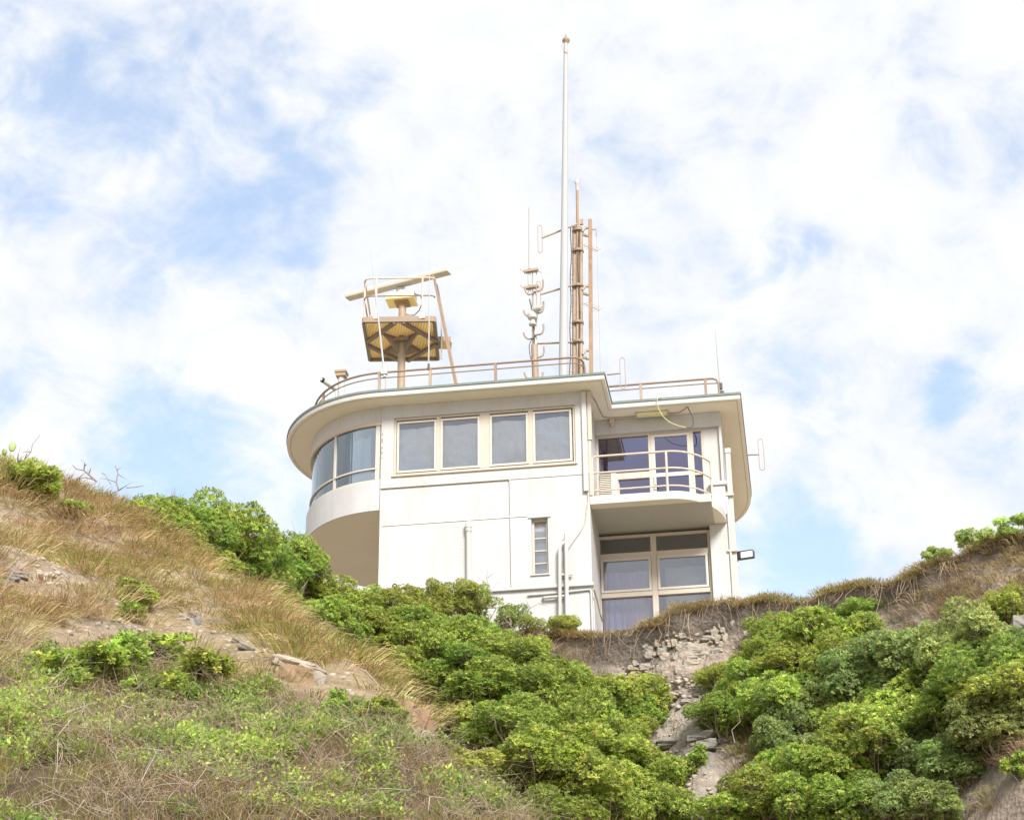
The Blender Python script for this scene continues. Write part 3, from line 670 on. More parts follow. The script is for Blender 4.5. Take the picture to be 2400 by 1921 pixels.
for k, (a, b_) in enumerate(((-3.98, -3.23), (-3.05, -2.31), (-2.01, -1.29), (-1.10, -0.38))):
    f = MB(); rect_frame(f, a - 0.045, b_ + 0.045, 17.63, 18.80, 0.045, 0.012, 0.06); f.emit('sash', M['sash'], win, bevel=0.004)
    pane(a, b_, 17.67, 18.76, 0.035, M['glass'], win)
    sheet(a - 0.05, b_ + 0.05, 17.60, 18.655 + 0.012 * (k % 3), 0.10, M['blind'], win, 'blind', 0.034, k + 1)
# slim louvre window
f = MB(); rect_frame(f, -1.21, -0.87, 15.19, 16.41, 0.05, 0.10, 0.16)
for z in (15.46, 15.73, 16.0): f.box(-1.16, -0.92, 0.105, 0.15, z - 0.014, z + 0.014)
lw = f.emit('window', M['trim'], bld, bevel=0.004)
w = MB(); w.box(-1.27, -0.81, -0.012, 0.05, 16.412, 16.445); w.emit('lintel', M['render'], lw, bevel=0.004)
w = MB(); w.box(-1.235, -0.845, -0.02, 0.10, 15.165, 15.192); w.emit('sill', M['render'], lw, bevel=0.004)
for z in (15.24, 15.474, 15.744, 16.014): pane(-1.16, -0.92, z, z + 0.24 if z > 15.4 else 15.446, 0.125, M['glass'], lw)
sheet(-1.2, -0.88, 15.2, 16.40, 0.20, M['blind'], lw, 'blind', 0.006, 9)
w = MB(); w.box(-1.0, -0.92, 0.15, 0.2, 15.24, 15.33); w.emit('paper_note', M['frost'], lw)
# balcony glazing
f = MB(); rect_frame(f, -0.0, 2.30, 16.80, 18.84, 0.05, 1.55, 1.64)
f.box(1.12, 1.20, 1.545, 1.64, 16.85, 18.79); f.box(2.01, 2.08, 1.545, 1.64, 16.85, 18.79); f.box(0.05, 1.12, 1.55, 1.64, 17.80, 17.94); f.box(2.08, 2.25, 1.55, 1.64, 17.78, 17.83)
gw = f.emit('window', M['trim'], bld, bevel=0.004)
for q in ((0.05, 1.12, 17.94, 18.79), (0.05, 1.12, 16.85, 17.80), (2.08, 2.25, 17.83, 18.79), (2.08, 2.25, 16.85, 17.78)): pane(*q, 1.60, M['glass_violet'], gw)
f = MB(); rect_frame(f, 1.20, 2.01, 16.83, 18.78, 0.06, 1.54, 1.60); f.box(1.26, 1.95, 1.54, 1.60, 17.79, 17.88)
dr = f.emit('door', M['sash'], bld, bevel=0.004)
pane(1.26, 1.95, 17.88, 18.72, 1.57, M['glass_violet'], dr); pane(1.26, 1.95, 16.89, 17.79, 1.57, M['glass_violet'], dr)
w = MB(); w.box(1.215, 1.265, 1.515, 1.54, 17.50, 17.80); w.emit('lock_plate', M['sash'], dr)
w = MB(); w.bar((1.22, 1.50, 17.58), (1.30, 1.50, 17.57), 0.02, 0.025); w.emit('handle', M['black'], dr)
# lower glazing
f = MB(); rect_frame(f, -0.05, 2.32, 13.0, 16.55, 0.06, 1.62, 1.72)
f.box(1.07, 1.19, 1.61, 1.72, 13.06, 16.49); f.box(0.01, 1.07, 1.605, 1.72, 16.03, 16.15); f.box(1.19, 2.26, 1.605, 1.72, 16.03, 16.15); f.box(0.01, 1.07, 1.60, 1.72, 15.18, 15.28); f.box(1.19, 2.26, 1.60, 1.72, 15.18, 15.28)
gl = f.emit('window', M['trim'], bld, bevel=0.004)
for q in ((0.01, 1.07, 16.15, 16.49), (1.19, 2.26, 16.15, 16.49), (0.01, 1.07, 13.06, 15.18), (1.19, 2.26, 13.06, 15.18)): pane(*q, 1.67, M['glass_low'], gl)
for a, b_ in ((0.035, 1.035), (1.215, 2.215)):
    f = MB(); rect_frame(f, a - 0.02, b_ + 0.03, 15.285, 16.025, 0.05, 1.585, 1.65); f.emit('sash', M['sash'], gl, bevel=0.004)
    pane(a + 0.03, b_ - 0.02, 15.335, 15.975, 1.62, M['glass_low'], gl)
sheet(0.02, 1.0, 13.1, 15.85, 1.95, M['purple'], gl, 'curtain', 0.01, 12, 0.02)
sheet(1.32, 2.42, 13.1, 15.93, 2.05, M['room'], gl, 'curtain', 0.02, 14, 0.0)
# dim rooms behind the glass
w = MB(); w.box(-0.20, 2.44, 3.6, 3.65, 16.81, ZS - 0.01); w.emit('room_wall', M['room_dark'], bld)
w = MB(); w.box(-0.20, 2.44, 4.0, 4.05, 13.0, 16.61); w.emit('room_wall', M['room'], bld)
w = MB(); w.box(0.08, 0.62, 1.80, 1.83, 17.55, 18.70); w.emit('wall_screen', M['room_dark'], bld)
# balcony
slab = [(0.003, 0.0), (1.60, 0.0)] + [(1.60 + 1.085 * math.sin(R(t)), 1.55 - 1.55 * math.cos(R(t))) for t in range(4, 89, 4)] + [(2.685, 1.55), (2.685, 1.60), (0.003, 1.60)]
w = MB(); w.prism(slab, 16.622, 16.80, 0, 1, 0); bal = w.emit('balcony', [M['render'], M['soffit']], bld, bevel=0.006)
def rail_pts(z, ins=0.10):
    return [(0.06, 0.10, z)] + [(0.06 + 1.5 * k / 8, 0.10, z) for k in range(1, 9)] + [(1.58 + 1.0 * math.sin(R(t)), 1.50 - 1.40 * math.cos(R(t)), z) for t in range(4, 62, 4)]
for z, rr in ((17.72, 0.022), (17.35, 0.020), (16.96, 0.018)):
    P_ = rail_pts(z)
    if z > 17.6: P_ = [(0.06, 0.10, 16.80), (0.06, 0.10, 17.60), (0.065, 0.10, 17.67), (0.09, 0.10, 17.71)] + [(max(q[0], 0.13), q[1], q[2]) for q in P_[1:-1]] + [(P_[-1][0] - 0.01, P_[-1][1] - .02, 17.71), (P_[-1][0], P_[-1][1], 17.66), (P_[-1][0], P_[-1][1], 16.80)]
    w = MB(); w.tube(P_, rr, 10); w.emit('handrail' if z > 17.6 else 'guard_rail', M['rail_cream'], bal, smooth=True)
w = MB(); w.tube([(1.58, 0.10, 16.80), (1.58, 0.10, 17.72)], 0.026, 10); w.emit('rail_post', M['rail_cream'], bal, smooth=True)
# wall pipes and conduits
def pipe(name, pts_, r, mat, n=8, parent=bld):
    w = MB(); w.tube(pts_, r, n); return w.emit(name, mat, parent, smooth=True)
p_ = pipe('vent_pipe', [(-2.47, -0.06, Z0 + .9), (-2.49, -0.06, 16.18)], 0.052, M['render'], 12)
w = MB(); w.lathe((-2.49, -0.06), [(.062, 16.18), (.066, 16.2), (.066, 16.26), (.075, 16.27), (.075, 16.36), (.05, 16.40), (.01, 16.41)], 14); w.emit('pipe_collar', M['render'], p_, smooth=True)
pipe('conduit', [(-4.33, -0.012, 17.30), (-1.66, -0.012, 17.30)], 0.012, M['trim'])
pipe('conduit', [(-1.66, -0.015, 17.30), (-1.635, -0.015, 17.27), (-1.62, -0.015, 14.96)], 0.014, M['render'])
pipe('waste_pipe', [(-0.52, -0.09, Z0 + .9), (-0.49, -0.09, 15.98)], 0.042, M['render'], 12)
pipe('waste_pipe', [(-0.665, -0.09, Z0 + .9), (-0.625, -0.09, 15.68), (-0.60, -0.09, 15.75), (-0.50, -0.09, 15.83)], 0.038, M['render'], 12)
pipe('waste_pipe', [(-0.99, 0.0, 14.67), (-0.97, -0.04, 14.67), (-0.52, -0.05, 14.68)], 0.030, M['render'], 10)
w = MB(); w.bar((-0.60, -0.06, 15.13), (-0.38, -0.06, 15.13), 0.03, 0.05); w.emit('pipe_bracket', M['trim'], bld)
pipe('cable', [(-0.45, -0.05, 15.70), (-0.36, -0.02, 15.84), (-0.20, -0.015, 16.05), (-0.10, -0.012, 16.25), (-0.06, -0.012, 16.55), (-0.03, -0.012, 16.72), (-0.04, -0.012, 17.10), (-0.10, -0.012, 18.2), (-0.12, -0.012, 18.66)], 0.010, M['trim'])
pipe('cable', [(-0.56, -0.02, 15.05), (-0.60, -0.02, 15.25), (-0.57, -0.02, 15.45), (-0.53, -0.02, 15.6)], 0.012, M['wire'])
pipe('conduit', [(-1.3, -0.0, 14.76), (-0.55, -0.0, 14.775), (-0.06, 0.0, 14.80), (-0.03, 0.0, 14.76), (-0.025, 0.0, 13.2)], 0.020, M['render'])
pipe('cable', [(0.02, 0.05, 14.82), (0.05, 0.3, 14.70), (0.09, 0.5, 14.45), (0.10, 0.8, 14.40)], 0.018, M['wire'])
w = MB(); w.box(-0.115, -0.015, -0.06, -0.002, 16.9, 19.15); w.emit('downpipe', M['render'], bld, bevel=0.01)
w = MB(); w.box(0.003, 0.085, -0.03, 0.05, 18.05, 19.16); w.box(0.003, 0.06, -0.01, 0.045, 16.82, 18.05); w.emit('downpipe', M['trim'], bld, bevel=0.006)
w = MB(); w.box(2.745, 2.85, 1.52, 1.62, Z0 + .8, 18.32).box(2.735, 2.86, 1.505, 1.63, 18.22, 18.33); w.emit('downpipe', M['cream'], bld, bevel=0.008)
pipe('waste_pipe', [(2.725, 1.49, Z0 + .8), (2.725, 1.49, 16.9), (2.715, 1.5, 17.2)], 0.026, M['render'], 10)
for z in (16.0, 17.25): 
    w = MB(); w.box(2.66, 2.87, 1.46, 1.50, z - 0.025, z + 0.025); w.emit('pipe_bracket', M['trim'], bld)
pipe('conduit', [(0.07, 0.05, 19.13), (0.13, 0.5, 19.165), (0.17, 1.0, 19.165), (0.20, 1.28, 19.165), (0.35, 1.36, 19.165), (0.6, 1.38, 19.165), (1.5, 1.38, 19.165), (1.83, 1.36, 19.165), (1.97, 1.2, 19.165), (2.02, 1.1, 19.165)], 0.011, M['wire'])
tag(thing('junction_box', 'small beige junction box under the eave beside the balcony', 'junction box', (0.37, 1.40, 19.05)))
jb = bpy.data.objects['junction_box']
w = MB(); w.box(0.33, 0.43, 1.36, 1.46, 19.04, 19.17); w.emit('box_body', M['trim'], jb, bevel=0.01); w = MB(); w.lathe((0.38, 1.41), [(.03, 18.99), (.035, 19.0), (.035, 19.04)], 10); w.emit('gland', M['trim'], jb)
bl_ = thing('batten_light', 'yellowed strip light batten fixed under the roof overhang', 'light', (1.25, 1.28, 19.10))
w = MB(); w.box(0.92, 1.58, 1.20, 1.34, 19.10, 19.175); w.emit('diffuser', M['batten'], bl_, bevel=0.02); 
for xe in (0.90, 1.58):
    w = MB(); w.box(xe, xe + 0.02, 1.19, 1.35, 19.09, 19.178); w.emit('end_cap', M['trim'], bl_)
yc = MB()
yp = [(1.50, 0.88, 19.35), (1.42, 0.85, 19.33), (1.40, 0.86, 19.22), (1.42, 0.9, 19.08), (1.50, 0.95, 18.92), (1.62, 1.0, 18.80), (1.80, 1.05, 18.72), (1.97, 1.08, 18.68)]
yc.tube(yp, 0.0075, 8); ho = thing('hanging_cable', 'yellow cable looping down from the roof edge over the balcony', 'cable', (1.5, 0.88, 19.34))
yc.emit('yellow_sleeve', M['hose'], ho, smooth=True)
w = MB(); w.tube([(1.97, 1.08, 18.68), (2.06, 1.10, 18.67), (2.12, 1.11, 18.72), (2.13, 1.11, 18.86), (2.09, 1.11, 19.0), (2.03, 1.10, 19.16)], 0.010, 8); w.emit('black_tail', M['dark'], ho, smooth=True)
# roof rails
def rail_set(zt, zm, path, posts, parent, r0=0.024):
    w = MB(); w.tube([(x, y, z) for (x, y, z) in path(zt)], r0, 10); w.emit('handrail', M['rail'], parent, smooth=True)
    w = MB(); w.tube([(x, y, z) for (x, y, z) in path(zm)], 0.014, 8); w.emit('guard_rail', M['rail'], parent, smooth=True)
    for (x, y) in posts:
        w = MB(); w.box(x - 0.028, x + 0.028, y - 0.028, y + 0.028, 19.335, zt - 0.015); w.box(x - 0.06, x + 0.06, y - 0.06, y + 0.06, 19.33, 19.345); w.emit('rail_post', M['steel'] if random.random() < .4 else M['rail'], parent, bevel=0.004)
rr_ = thing('roof_railing', 'brown pipe railing curving round the main roof edge', 'railing', (-2.5, -0.12, 19.335))
def main_path(z):
    p = [(-0.06, 0.35, 19.36 if z > 19.9 else z), (-0.06, 0.12, z - (0.02 if z > 19.9 else 0)), (-0.10, 0.0, z), (-0.20, -0.10, z), (-0.35, -0.12, z)] + [(-0.35 - 4.0 * k / 10, -0.12, z) for k in range(1, 11)]
    return p + [ell(-4.36, 2.15, 1.95, 2.27, t) + (z,) for t in range(4, 96, 5)]
rail_set(19.93, 19.80, main_path, [(-4.40, -0.12), (-3.30, -0.12), (-1.90, -0.12), (-0.06, 0.30), ell(-4.36, 2.15, 1.95, 2.27, 48), ell(-4.36, 2.15, 1.95, 2.27, 78)], rr_)
rw = thing('roof_railing', 'short brown pipe railing on the lower right roof above the balcony', 'railing', (1.5, 1.35, 19.335))
def wing_path(z):
    e = [(2.58, 1.35, z), (2.66, 1.36, z - 0.03), (2.70, 1.38, z - 0.12), (2.70, 1.38, 19.34)] if z > 19.85 else [(2.69, 1.37, z)]
    return [(0.30, 1.35, z), (1.0, 1.35, z), (2.3, 1.35, z)] + e
rail_set(19.91, 19.80, wing_path, [(1.03, 1.35), (2.42, 1.35)], rw)

# ------------------------------------------------------------------ things on the building and its roof
RT_ = 19.335
# air conditioner
ac = thing('air_conditioner', 'cream outdoor air conditioning unit standing on the balcony', 'air conditioner', (0.28, 0.75, 16.80))
w = MB(); w.box(0.14, 0.52, 0.45, 1.10, 16.85, 17.48); w.emit('casing', M['ac'], ac, bevel=0.02)
for k in range(14):
    w = MB(); w.box(0.17, 0.40, 0.425, 0.45, 16.90 + 0.04 * k, 16.918 + 0.04 * k); w.emit('slat', M['ac'], ac)
w = MB(); w.box(0.165, 0.405, 0.435, 0.452, 16.88, 17.46); w.emit('grille_shadow_gap', M['dark'], ac)
for x in (0.17, 0.44):
    w = MB(); w.box(x, x + 0.06, 0.5, 1.05, 16.80, 16.85); w.emit('foot', M['black'], ac)
# flood light on the right wall
fl_ = thing('flood_light', 'black and white flood light on the right hand wall', 'light', (2.87, 1.75, 15.9))
w = MB(); w.box(2.69, 2.87, 1.70, 1.78, 15.86, 16.02); w.emit('bracket', M['black'], fl_)
w = MB(); w.bar((2.86, 1.72, 15.96), (3.20, 1.62, 15.95), 0.14, 0.17); w.emit('housing', M['black'], fl_, bevel=0.02)
w = MB(); w.bar((2.93, 1.615, 15.935), (3.17, 1.545, 15.93), 0.02, 0.13); w.emit('lens', M['frost'], fl_)
# wall camera
def bullet(name, label, p, q, base, rad):
    t = thing(name, label, 'camera', base)
    P0, Q0 = Vector(p), Vector(q); d = (Q0 - P0).normalized()
    w = MB(); w.tube([p, tuple(P0 + d * 0.02), tuple(Q0 - d * 0.01)], [rad * .8, rad, rad], 14); w.emit('housing', M['whitep'], t, smooth=True)
    w = MB(); w.tube([tuple(Q0 - d * 0.02), tuple(Q0 + d * 0.03)], rad * 1.03, 14); w.emit('shroud', M['black'], t, smooth=True)
    w = MB(); w.tube([tuple(Q0 + d * 0.03), tuple(Q0 + d * 0.034)], rad * .5, 12); w.emit('lens', M['frost'], t)
    return t
cw = bullet('security_camera', 'small white security camera low on the brick wall', (-4.0, -0.02, 15.10), (-3.97, -0.20, 15.06), (-4.0, 0.0, 15.08), 0.05)
w = MB(); w.lathe((-4.0, 0.0), [(.07, 15.03), (.075, 15.04), (.075, 15.14), (.05, 15.16)], 12); w.emit('base_plate', M['whitep'], cw, smooth=True)
cr = bullet('security_camera', 'white bullet camera pointing left at the curved roof edge', (-5.55, 0.60, 20.00), (-5.76, 0.35, 20.10), (-5.5, 0.6, RT_), 0.055)
w = MB(); w.tube([(-5.50, 0.62, RT_), (-5.53, 0.62, 19.93), (-5.55, 0.60, 20.0)], 0.02, 8); w.emit('arm', M['whitep'], cr, smooth=True)
# vent stack
vs_ = thing('vent_stack', 'rust streaked vent pipe with square cap on the curved roof edge', 'vent pipe', (-5.46, 0.80, RT_))
w = MB(); w.tube([(-5.46, 0.80, RT_), (-5.46, 0.80, 19.75)], 0.075, 14); w.emit('pipe_base', M['rust'], vs_, smooth=True)
w = MB(); w.tube([(-5.46, 0.80, 19.75), (-5.46, 0.80, 20.40)], 0.073, 14); w.emit('pipe', M['whitep'], vs_, smooth=True)
w = MB(); w.box(-5.57, -5.35, 0.69, 0.91, 20.36, 20.44).box(-5.59, -5.33, 0.67, 0.93, 20.44, 20.50); w.emit('cap', M['steel'], vs_, bevel=0.01)
# radar
RX, RY = -4.44, 2.25
rad = thing('radar_tower', 'brown steel radar platform on a single column above the curved roof', 'radar', (RX, RY, RT_))
w = MB(); w.tube([(RX, RY, RT_), (RX, RY, 23.0)], 0.088, 18); column = w.emit('column', M['steel'], rad, smooth=True)
w = MB(); w.box(RX - .16, RX + .16, RY - .16, RY + .16, 22.86, 22.90); w.emit('head_plate', M['steel_dark'], rad)
ca_, sa_ = math.cos(R(8.3)), math.sin(R(8.3))
def pl(x, y, z): return (RX - 0.03 + x * ca_ - y * sa_, RY + 0.10 + x * sa_ + y * ca_, z)
ZP = 21.99; HX, HY = 0.80, 0.95
for a_, b2 in (((-HX, -HY), (HX, -HY)), ((HX, -HY), (HX, HY)), ((HX, HY), (-HX, HY)), ((-HX, HY), (-HX, -HY))):
    w = MB(); w.bar(pl(*a_, ZP + .02), pl(*b2, ZP + .02), 0.07, 0.13); w.emit('platform_edge', M['steel_dark'], rad)
g_ = MB()
for k in range(-21, 22):
    g_.bar(pl(k * 0.0355, -HY + .03, ZP + .03), pl(k * 0.0355, HY - .03, ZP + .03), 0.020, 0.010)
for k in range(-25, 26):
    g_.bar(pl(-HX + .03, k * 0.0355, ZP + .032), pl(HX - .03, k * 0.0355, ZP + .034), 0.020, 0.010)
tag(g_.emit('grating', M['yellow'], rad), kind='stuff')
for a_, b2 in (((-.08, -HY), (-HX, -.02)), ((.08, -HY), (HX, -.02)), ((-.08, HY), (-HX, .12)), ((.08, HY), (HX, .12))):
    w = MB(); w.bar(pl(*a_, ZP - .05), pl(*b2, ZP - .05), 0.09, 0.07); w.emit('brace', M['steel_dark'], rad)
w = MB(); w.box(RX - .20, RX + .20, RY - .20, RY + .20, 21.84, 21.93); w.emit('collar', M['steel_dark'], rad, bevel=0.01)
for sx, sy in ((-1, -1), (1, -1), (-1, 1), (1, 1)):
    p0 = Vector((RX, RY, 0)); tip = Vector(pl(sx * 0.42, sy * 0.46, 0))
    d = (tip - p0); n_ = Vector((-d.y, d.x, 0)).normalized() * 0.012
    a_, b2, c_ = Vector((RX, RY, 21.94)), Vector((tip.x, tip.y, 21.94)), Vector((RX, RY, 21.50))
    w = MB(); w.add([a_ - n_, b2 - n_, c_ - n_, a_ + n_, b2 + n_, c_ + n_], [(0, 1, 2), (5, 4, 3), (0, 3, 4, 1), (1, 4, 5, 2), (2, 5, 3, 0)])
    b3 = n_.normalized() * .06
    w.add([a_ - b3, b2 - b3, b2 + b3, a_ + b3, a_ - b3 - Vector((0, 0, .015)), b2 - b3 - Vector((0, 0, .015)), b2 + b3 - Vector((0, 0, .015)), a_ + b3 - Vector((0, 0, .015))], [(0, 1, 2, 3), (7, 6, 5, 4), (0, 4, 5, 1), (1, 5, 6, 2), (2, 6, 7, 3), (3, 7, 4, 0)])
    w.emit('gusset', M['steel_dark'], rad)
w = MB(); w.bar(pl(HX + .03, .15, ZP - .0), pl(HX + .32, .17, ZP), 0.40, 0.12); w.emit('step_bracket', M['steel_dark'], rad)
w = MB(); w.bar(pl(HX + .12, .15, ZP - .065), pl(HX + .34, .17, ZP - .065), 0.36, 0.02); w.emit('step_tread', M['yellow'], rad)
# platform guard rail: front, left and back
zt, zm = 23.08, 22.62
def guard(z, r_):
    return [pl(HX, -HY + .10, z), pl(HX - .02, -HY + .04, z), pl(HX - .10, -HY, z), pl(-HX + .16, -HY, z), pl(-HX + .05, -HY + .03, z), pl(-HX, -HY + .14, z), pl(-HX, HY - .15, z), pl(-HX + .06, HY - .04, z), pl(-HX + .18, HY, z), pl(HX - .3, HY, z)]
w = MB(); w.tube(guard(zt, .02), 0.021, 8); w.emit('handrail', M['rail_cream'], rad, smooth=True)
w = MB(); w.tube(guard(zm, .02), 0.017, 8); w.emit('guard_rail', M['rail'], rad, smooth=True)
for x, y in ((-.52, -HY), (.52, -HY), (-HX, -HY + .2), (-HX, HY - .2), (-.5, HY), (.45, HY)):
    w = MB(); w.tube([pl(x, y, ZP + .04), pl(x, y, zt)], 0.022, 8); w.emit('stanchion', M['rail_cream'], rad, smooth=True)
for x, y in ((-.52, -HY - .035), (.52, -HY - .035)):
    w = MB(); p_0 = pl(x, y, ZP + .08); w.box(p_0[0] - .07, p_0[0] + .07, p_0[1] - .02, p_0[1] + .02, ZP + .02, ZP + .10); w.emit('clamp', M['rail_cream'], rad, bevel=0.01)
w = MB(); w.tube([pl(HX + .12, -.1, ZP + .55), pl(HX + .12, -.1, ZP - .55)], 0.018, 8); w.emit('grab_bar', M['rail_cream'], rad, smooth=True)
# ladder
for dy in (-.20, .20):
    w = MB(); w.bar((-3.62 - 0.03 * dy, 1.95 + dy, 23.25), (-2.90 - .03 * dy, 1.95 + dy, RT_), 0.05, 0.085, up=(0, 1, 0)); w.emit('ladder_stringer', M['rail'] if dy < 0 else M['steel'], rad)
for k in range(12):
    t = (k + 1) / 13; x = -3.62 + .72 * t; z = 23.25 + (RT_ - 23.25) * t
    w = MB(); w.tube([(x, 1.75, z), (x, 2.15, z)], 0.012, 6); w.emit('rung', M['steel'], rad)
# gearbox and scanner
w = MB(); w.box(RX - .36, RX + .32, RY - .25, RY + .22, 22.90, 22.945); w.box(RX - .36, RX + .32, RY - .25, RY - .235, 22.945, 22.97); w.emit('tray', M['batten'], rad, bevel=0.01)
w = MB(); prof = [(-.34, 22.95), (.30, 22.95), (.30, 23.14), (.20, 23.17), (-.02, 23.15), (-.14, 23.08), (-.26, 23.05), (-.34, 23.05)]
n_ = len(prof); w.add([(RX + x, RY - .20, z) for x, z in prof] + [(RX + x, RY + .18, z) for x, z in prof], [tuple(range(n_)), tuple(range(2 * n_ - 1, n_ - 1, -1))] + [(i, n_ + i, n_ + (i + 1) % n_, (i + 1) % n_) for i in range(n_)])
gbx = w.emit('gearbox', M['whitep'], rad, bevel=0.02)
w = MB(); w.box(RX + .06, RX + .20, RY - .212, RY - .20, 22.97, 23.02); w.emit('name_plate', M['batten'], gbx)
w = MB(); w.lathe((RX - .04, RY), [(.10, 23.14), (.11, 23.17), (.11, 23.27), (.08, 23.28)], 18); w.emit('turntable', M['whitep'], rad, smooth=True)
sc_ = Vector((-4.54, 2.16, 23.37)); sd = Vector((2.60, -0.83, 0)).normalized(); sn = Vector((sd.y, -sd.x, 0))
if sn.y > 0: sn = -sn
w = MB(); prof = [(-.11, -.075), (.11, -.075), (.12, .0), (.09, .07), (-.08, .07)]
ends = [sc_ - sd * 1.36, sc_ + sd * 1.36]
vs2 = [e + sn * a_ + Vector((0, 0, b2)) for e in ends for a_, b2 in prof]; n_ = len(prof)
w.add(vs2, [tuple(range(n_))[::-1], tuple(range(n_, 2 * n_))] + [(i, (i + 1) % n_, n_ + (i + 1) % n_, n_ + i) for i in range(n_)])
w.emit('scanner_bar', M['scanner'], rad, bevel=0.02)
w = MB(); w.tube([(RX + .30, RY - .1, 23.05), (RX + .45, RY - .15, 22.98), (RX + .50, RY - .15, 22.8), (RX + .42, RY - .1, 22.62), (RX + .28, RY, 22.55), (RX + .06, RY, 22.60)], 0.012, 6); w.emit('cable', M['dark'], rad, smooth=True)
w = MB(); w.box(RX + .08, RX + .24, RY - .03, RY + .03, 22.50, 22.57); w.emit('lug', M['steel'], rad)
# whip antennas
def whip(label, b_, t_, r0, r1, sleeve, mat=M['pole']):
    t = thing('whip_antenna', label, 'antenna', b_)
    Bv, Tv = Vector(b_), Vector(t_); mid = Bv.lerp(Tv, .42)
    w = MB(); w.tube([b_, tuple(mid), t_], [r0, r0 * .85, r1], 8); w.emit('rod', mat, t, smooth=True)
    d = (Tv - Bv).normalized()
    w = MB(); w.tube([tuple(Bv - d * sleeve), tuple(Bv + d * sleeve)], r0 * 1.5, 8); w.emit('mount', M['whitep'] if r0 > .018 else M['dark'], t, smooth=True)
    return t
wa = whip('long white whip antenna leaning left in front of the radar platform', (-4.29, -.15, 19.92), (-4.66, -.15, 23.05), 0.022, 0.006, 0.12)
w = MB(); w.box(-4.36, -4.22, -.20, -.11, 19.86, 19.98); w.emit('clamp', M['whitep'], wa, bevel=0.01)
w = MB(); w.tube([(-4.27, -.15, 19.80), (-4.25, -.14, 19.62), (-4.30, -.1, 19.45), (-4.36, 0, 19.36)], 0.007, 6); w.emit('lead', M['wire'], wa, smooth=True)
whip('thin upright white whip antenna beside the ladder of the radar', (-3.33, -.15, 19.96), (-3.33, -.15, 22.72), 0.016, 0.006, 0.07)
wr_ = whip('lone grey whip antenna at the right end of the lower roof', (2.74, 1.42, 19.55), (2.70, 1.42, 21.10), 0.022, 0.007, 0.10)
w = MB(); w.box(2.70, 2.80, 1.38, 1.46, RT_, 19.62); w.box(2.72, 2.78, 1.36, 1.40, 19.66, 19.80); w.emit('base', M['dark'], wr_)
# folded dipoles
def dipole(label, c, h, wd, arm_from, ax=(1, 0, 0)):
    t = thing('dipole_antenna', label, 'antenna', arm_from)
    C_, A_ = Vector(c), Vector(ax) * wd / 2
    pts_ = []
    for k in range(9): a_ = math.pi * k / 8; pts_.append(tuple(C_ + A_ * math.cos(a_) + Vector((0, 0, h / 2 - wd / 2 + wd / 2 * math.sin(a_)))))
    for k in range(9): a_ = math.pi * k / 8; pts_.append(tuple(C_ - A_ * math.cos(a_) - Vector((0, 0, h / 2 - wd / 2 + wd / 2 * math.sin(a_)))))
    w = MB(); w.tube(pts_, 0.009, 6, closed=True); w.emit('loop', M['wire'], t, smooth=True)
    w = MB(); w.tube([arm_from, tuple(C_ - A_ if (Vector(arm_from) - C_).dot(A_) < 0 else C_ + A_)], 0.016, 8); w.emit('boom', M['rail'], t, smooth=True)
    return t
dipole('folded dipole antenna standing out from the step in the roof', (0.70, 0.80, 19.93), 0.74, 0.11, (0.36, 0.80, 19.92))
dipole('folded dipole antenna on a stub out from the right eave', (3.48, 3.6, 19.05), 0.76, 0.11, (3.14, 3.6, 19.06))
# flagpole
fp = thing('flagpole', 'tall white tapering flagpole with a small finial rising from the roof', 'flagpole', (-0.82, 2.5, RT_))
w = MB(); zs_ = np.linspace(RT_, 29.88, 10); w.tube([(-0.82 + (z - RT_) / (29.88 - RT_) * 0.30, 2.5, z) for z in zs_], [0.118 - 0.066 * (z - RT_) / (29.88 - RT_) for z in zs_], 18); w.emit('shaft', M['pole'], fp, smooth=True)
w = MB(); w.lathe((-0.515, 2.5), [(.05, 29.86), (.055, 29.90), (.09, 29.94), (.095, 29.98), (.06, 30.04), (.028, 30.08), (.012, 30.16)], 16); w.emit('finial', M['steel_dark'], fp, smooth=True)
w = MB(); w.tube([(-0.60, 2.45, 29.9), (-0.62, 2.44, 29.75), (-0.56, 2.43, 29.6), (-0.47, 2.43, 29.55)], 0.008, 6); w.emit('halyard_end', M['wire'], fp)
# main communications mast
cm = thing('communications_mast', 'rusty bundled tube mast topped with a wind sensor behind the flagpole', 'mast', (-0.52, 3.0, RT_))
for dx, dy, r_, mt, top in ((-0.075, 0.0, 0.058, 'mast', 24.95), (0.02, 0.05, 0.045, 'steel', 24.97), (0.075, -0.02, 0.045, 'mast', 24.9), (0.0, -0.05, 0.035, 'steel', 24.93)):
    w = MB(); w.tube([(-0.555 + dx, 3 + dy, RT_), (-0.41 + dx, 3 + dy, top)], r_, 12); w.emit('mast_tube', M[mt], cm, smooth=True)
w = MB(); w.tube([(-0.42, 2.97, 24.8), (-0.40, 2.97, 25.95)], 0.032, 10); w.emit('top_tube', M['rust'], cm, smooth=True)
w = MB(); w.lathe((-0.395, 2.97), [(.03, 25.93), (.042, 25.96), (.042, 26.12), (.055, 26.14), (.055, 26.20), (.03, 26.23)], 12); w.emit('sensor_head', M['whitep'], cm, smooth=True)
for pts_ in ([(-0.39, 2.97, 26.2), (-0.36, 2.97, 26.28), (-0.335, 2.97, 26.42)], [(-0.42, 2.97, 26.2), (-0.50, 2.97, 26.23), (-0.525, 2.97, 26.32)], [(-0.38, 2.97, 26.2), (-0.32, 2.97, 26.22), (-0.31, 2.95, 26.28)]):
    w = MB(); w.tube(pts_, 0.012, 6); w.emit('prong', M['whitep'], cm, smooth=True)
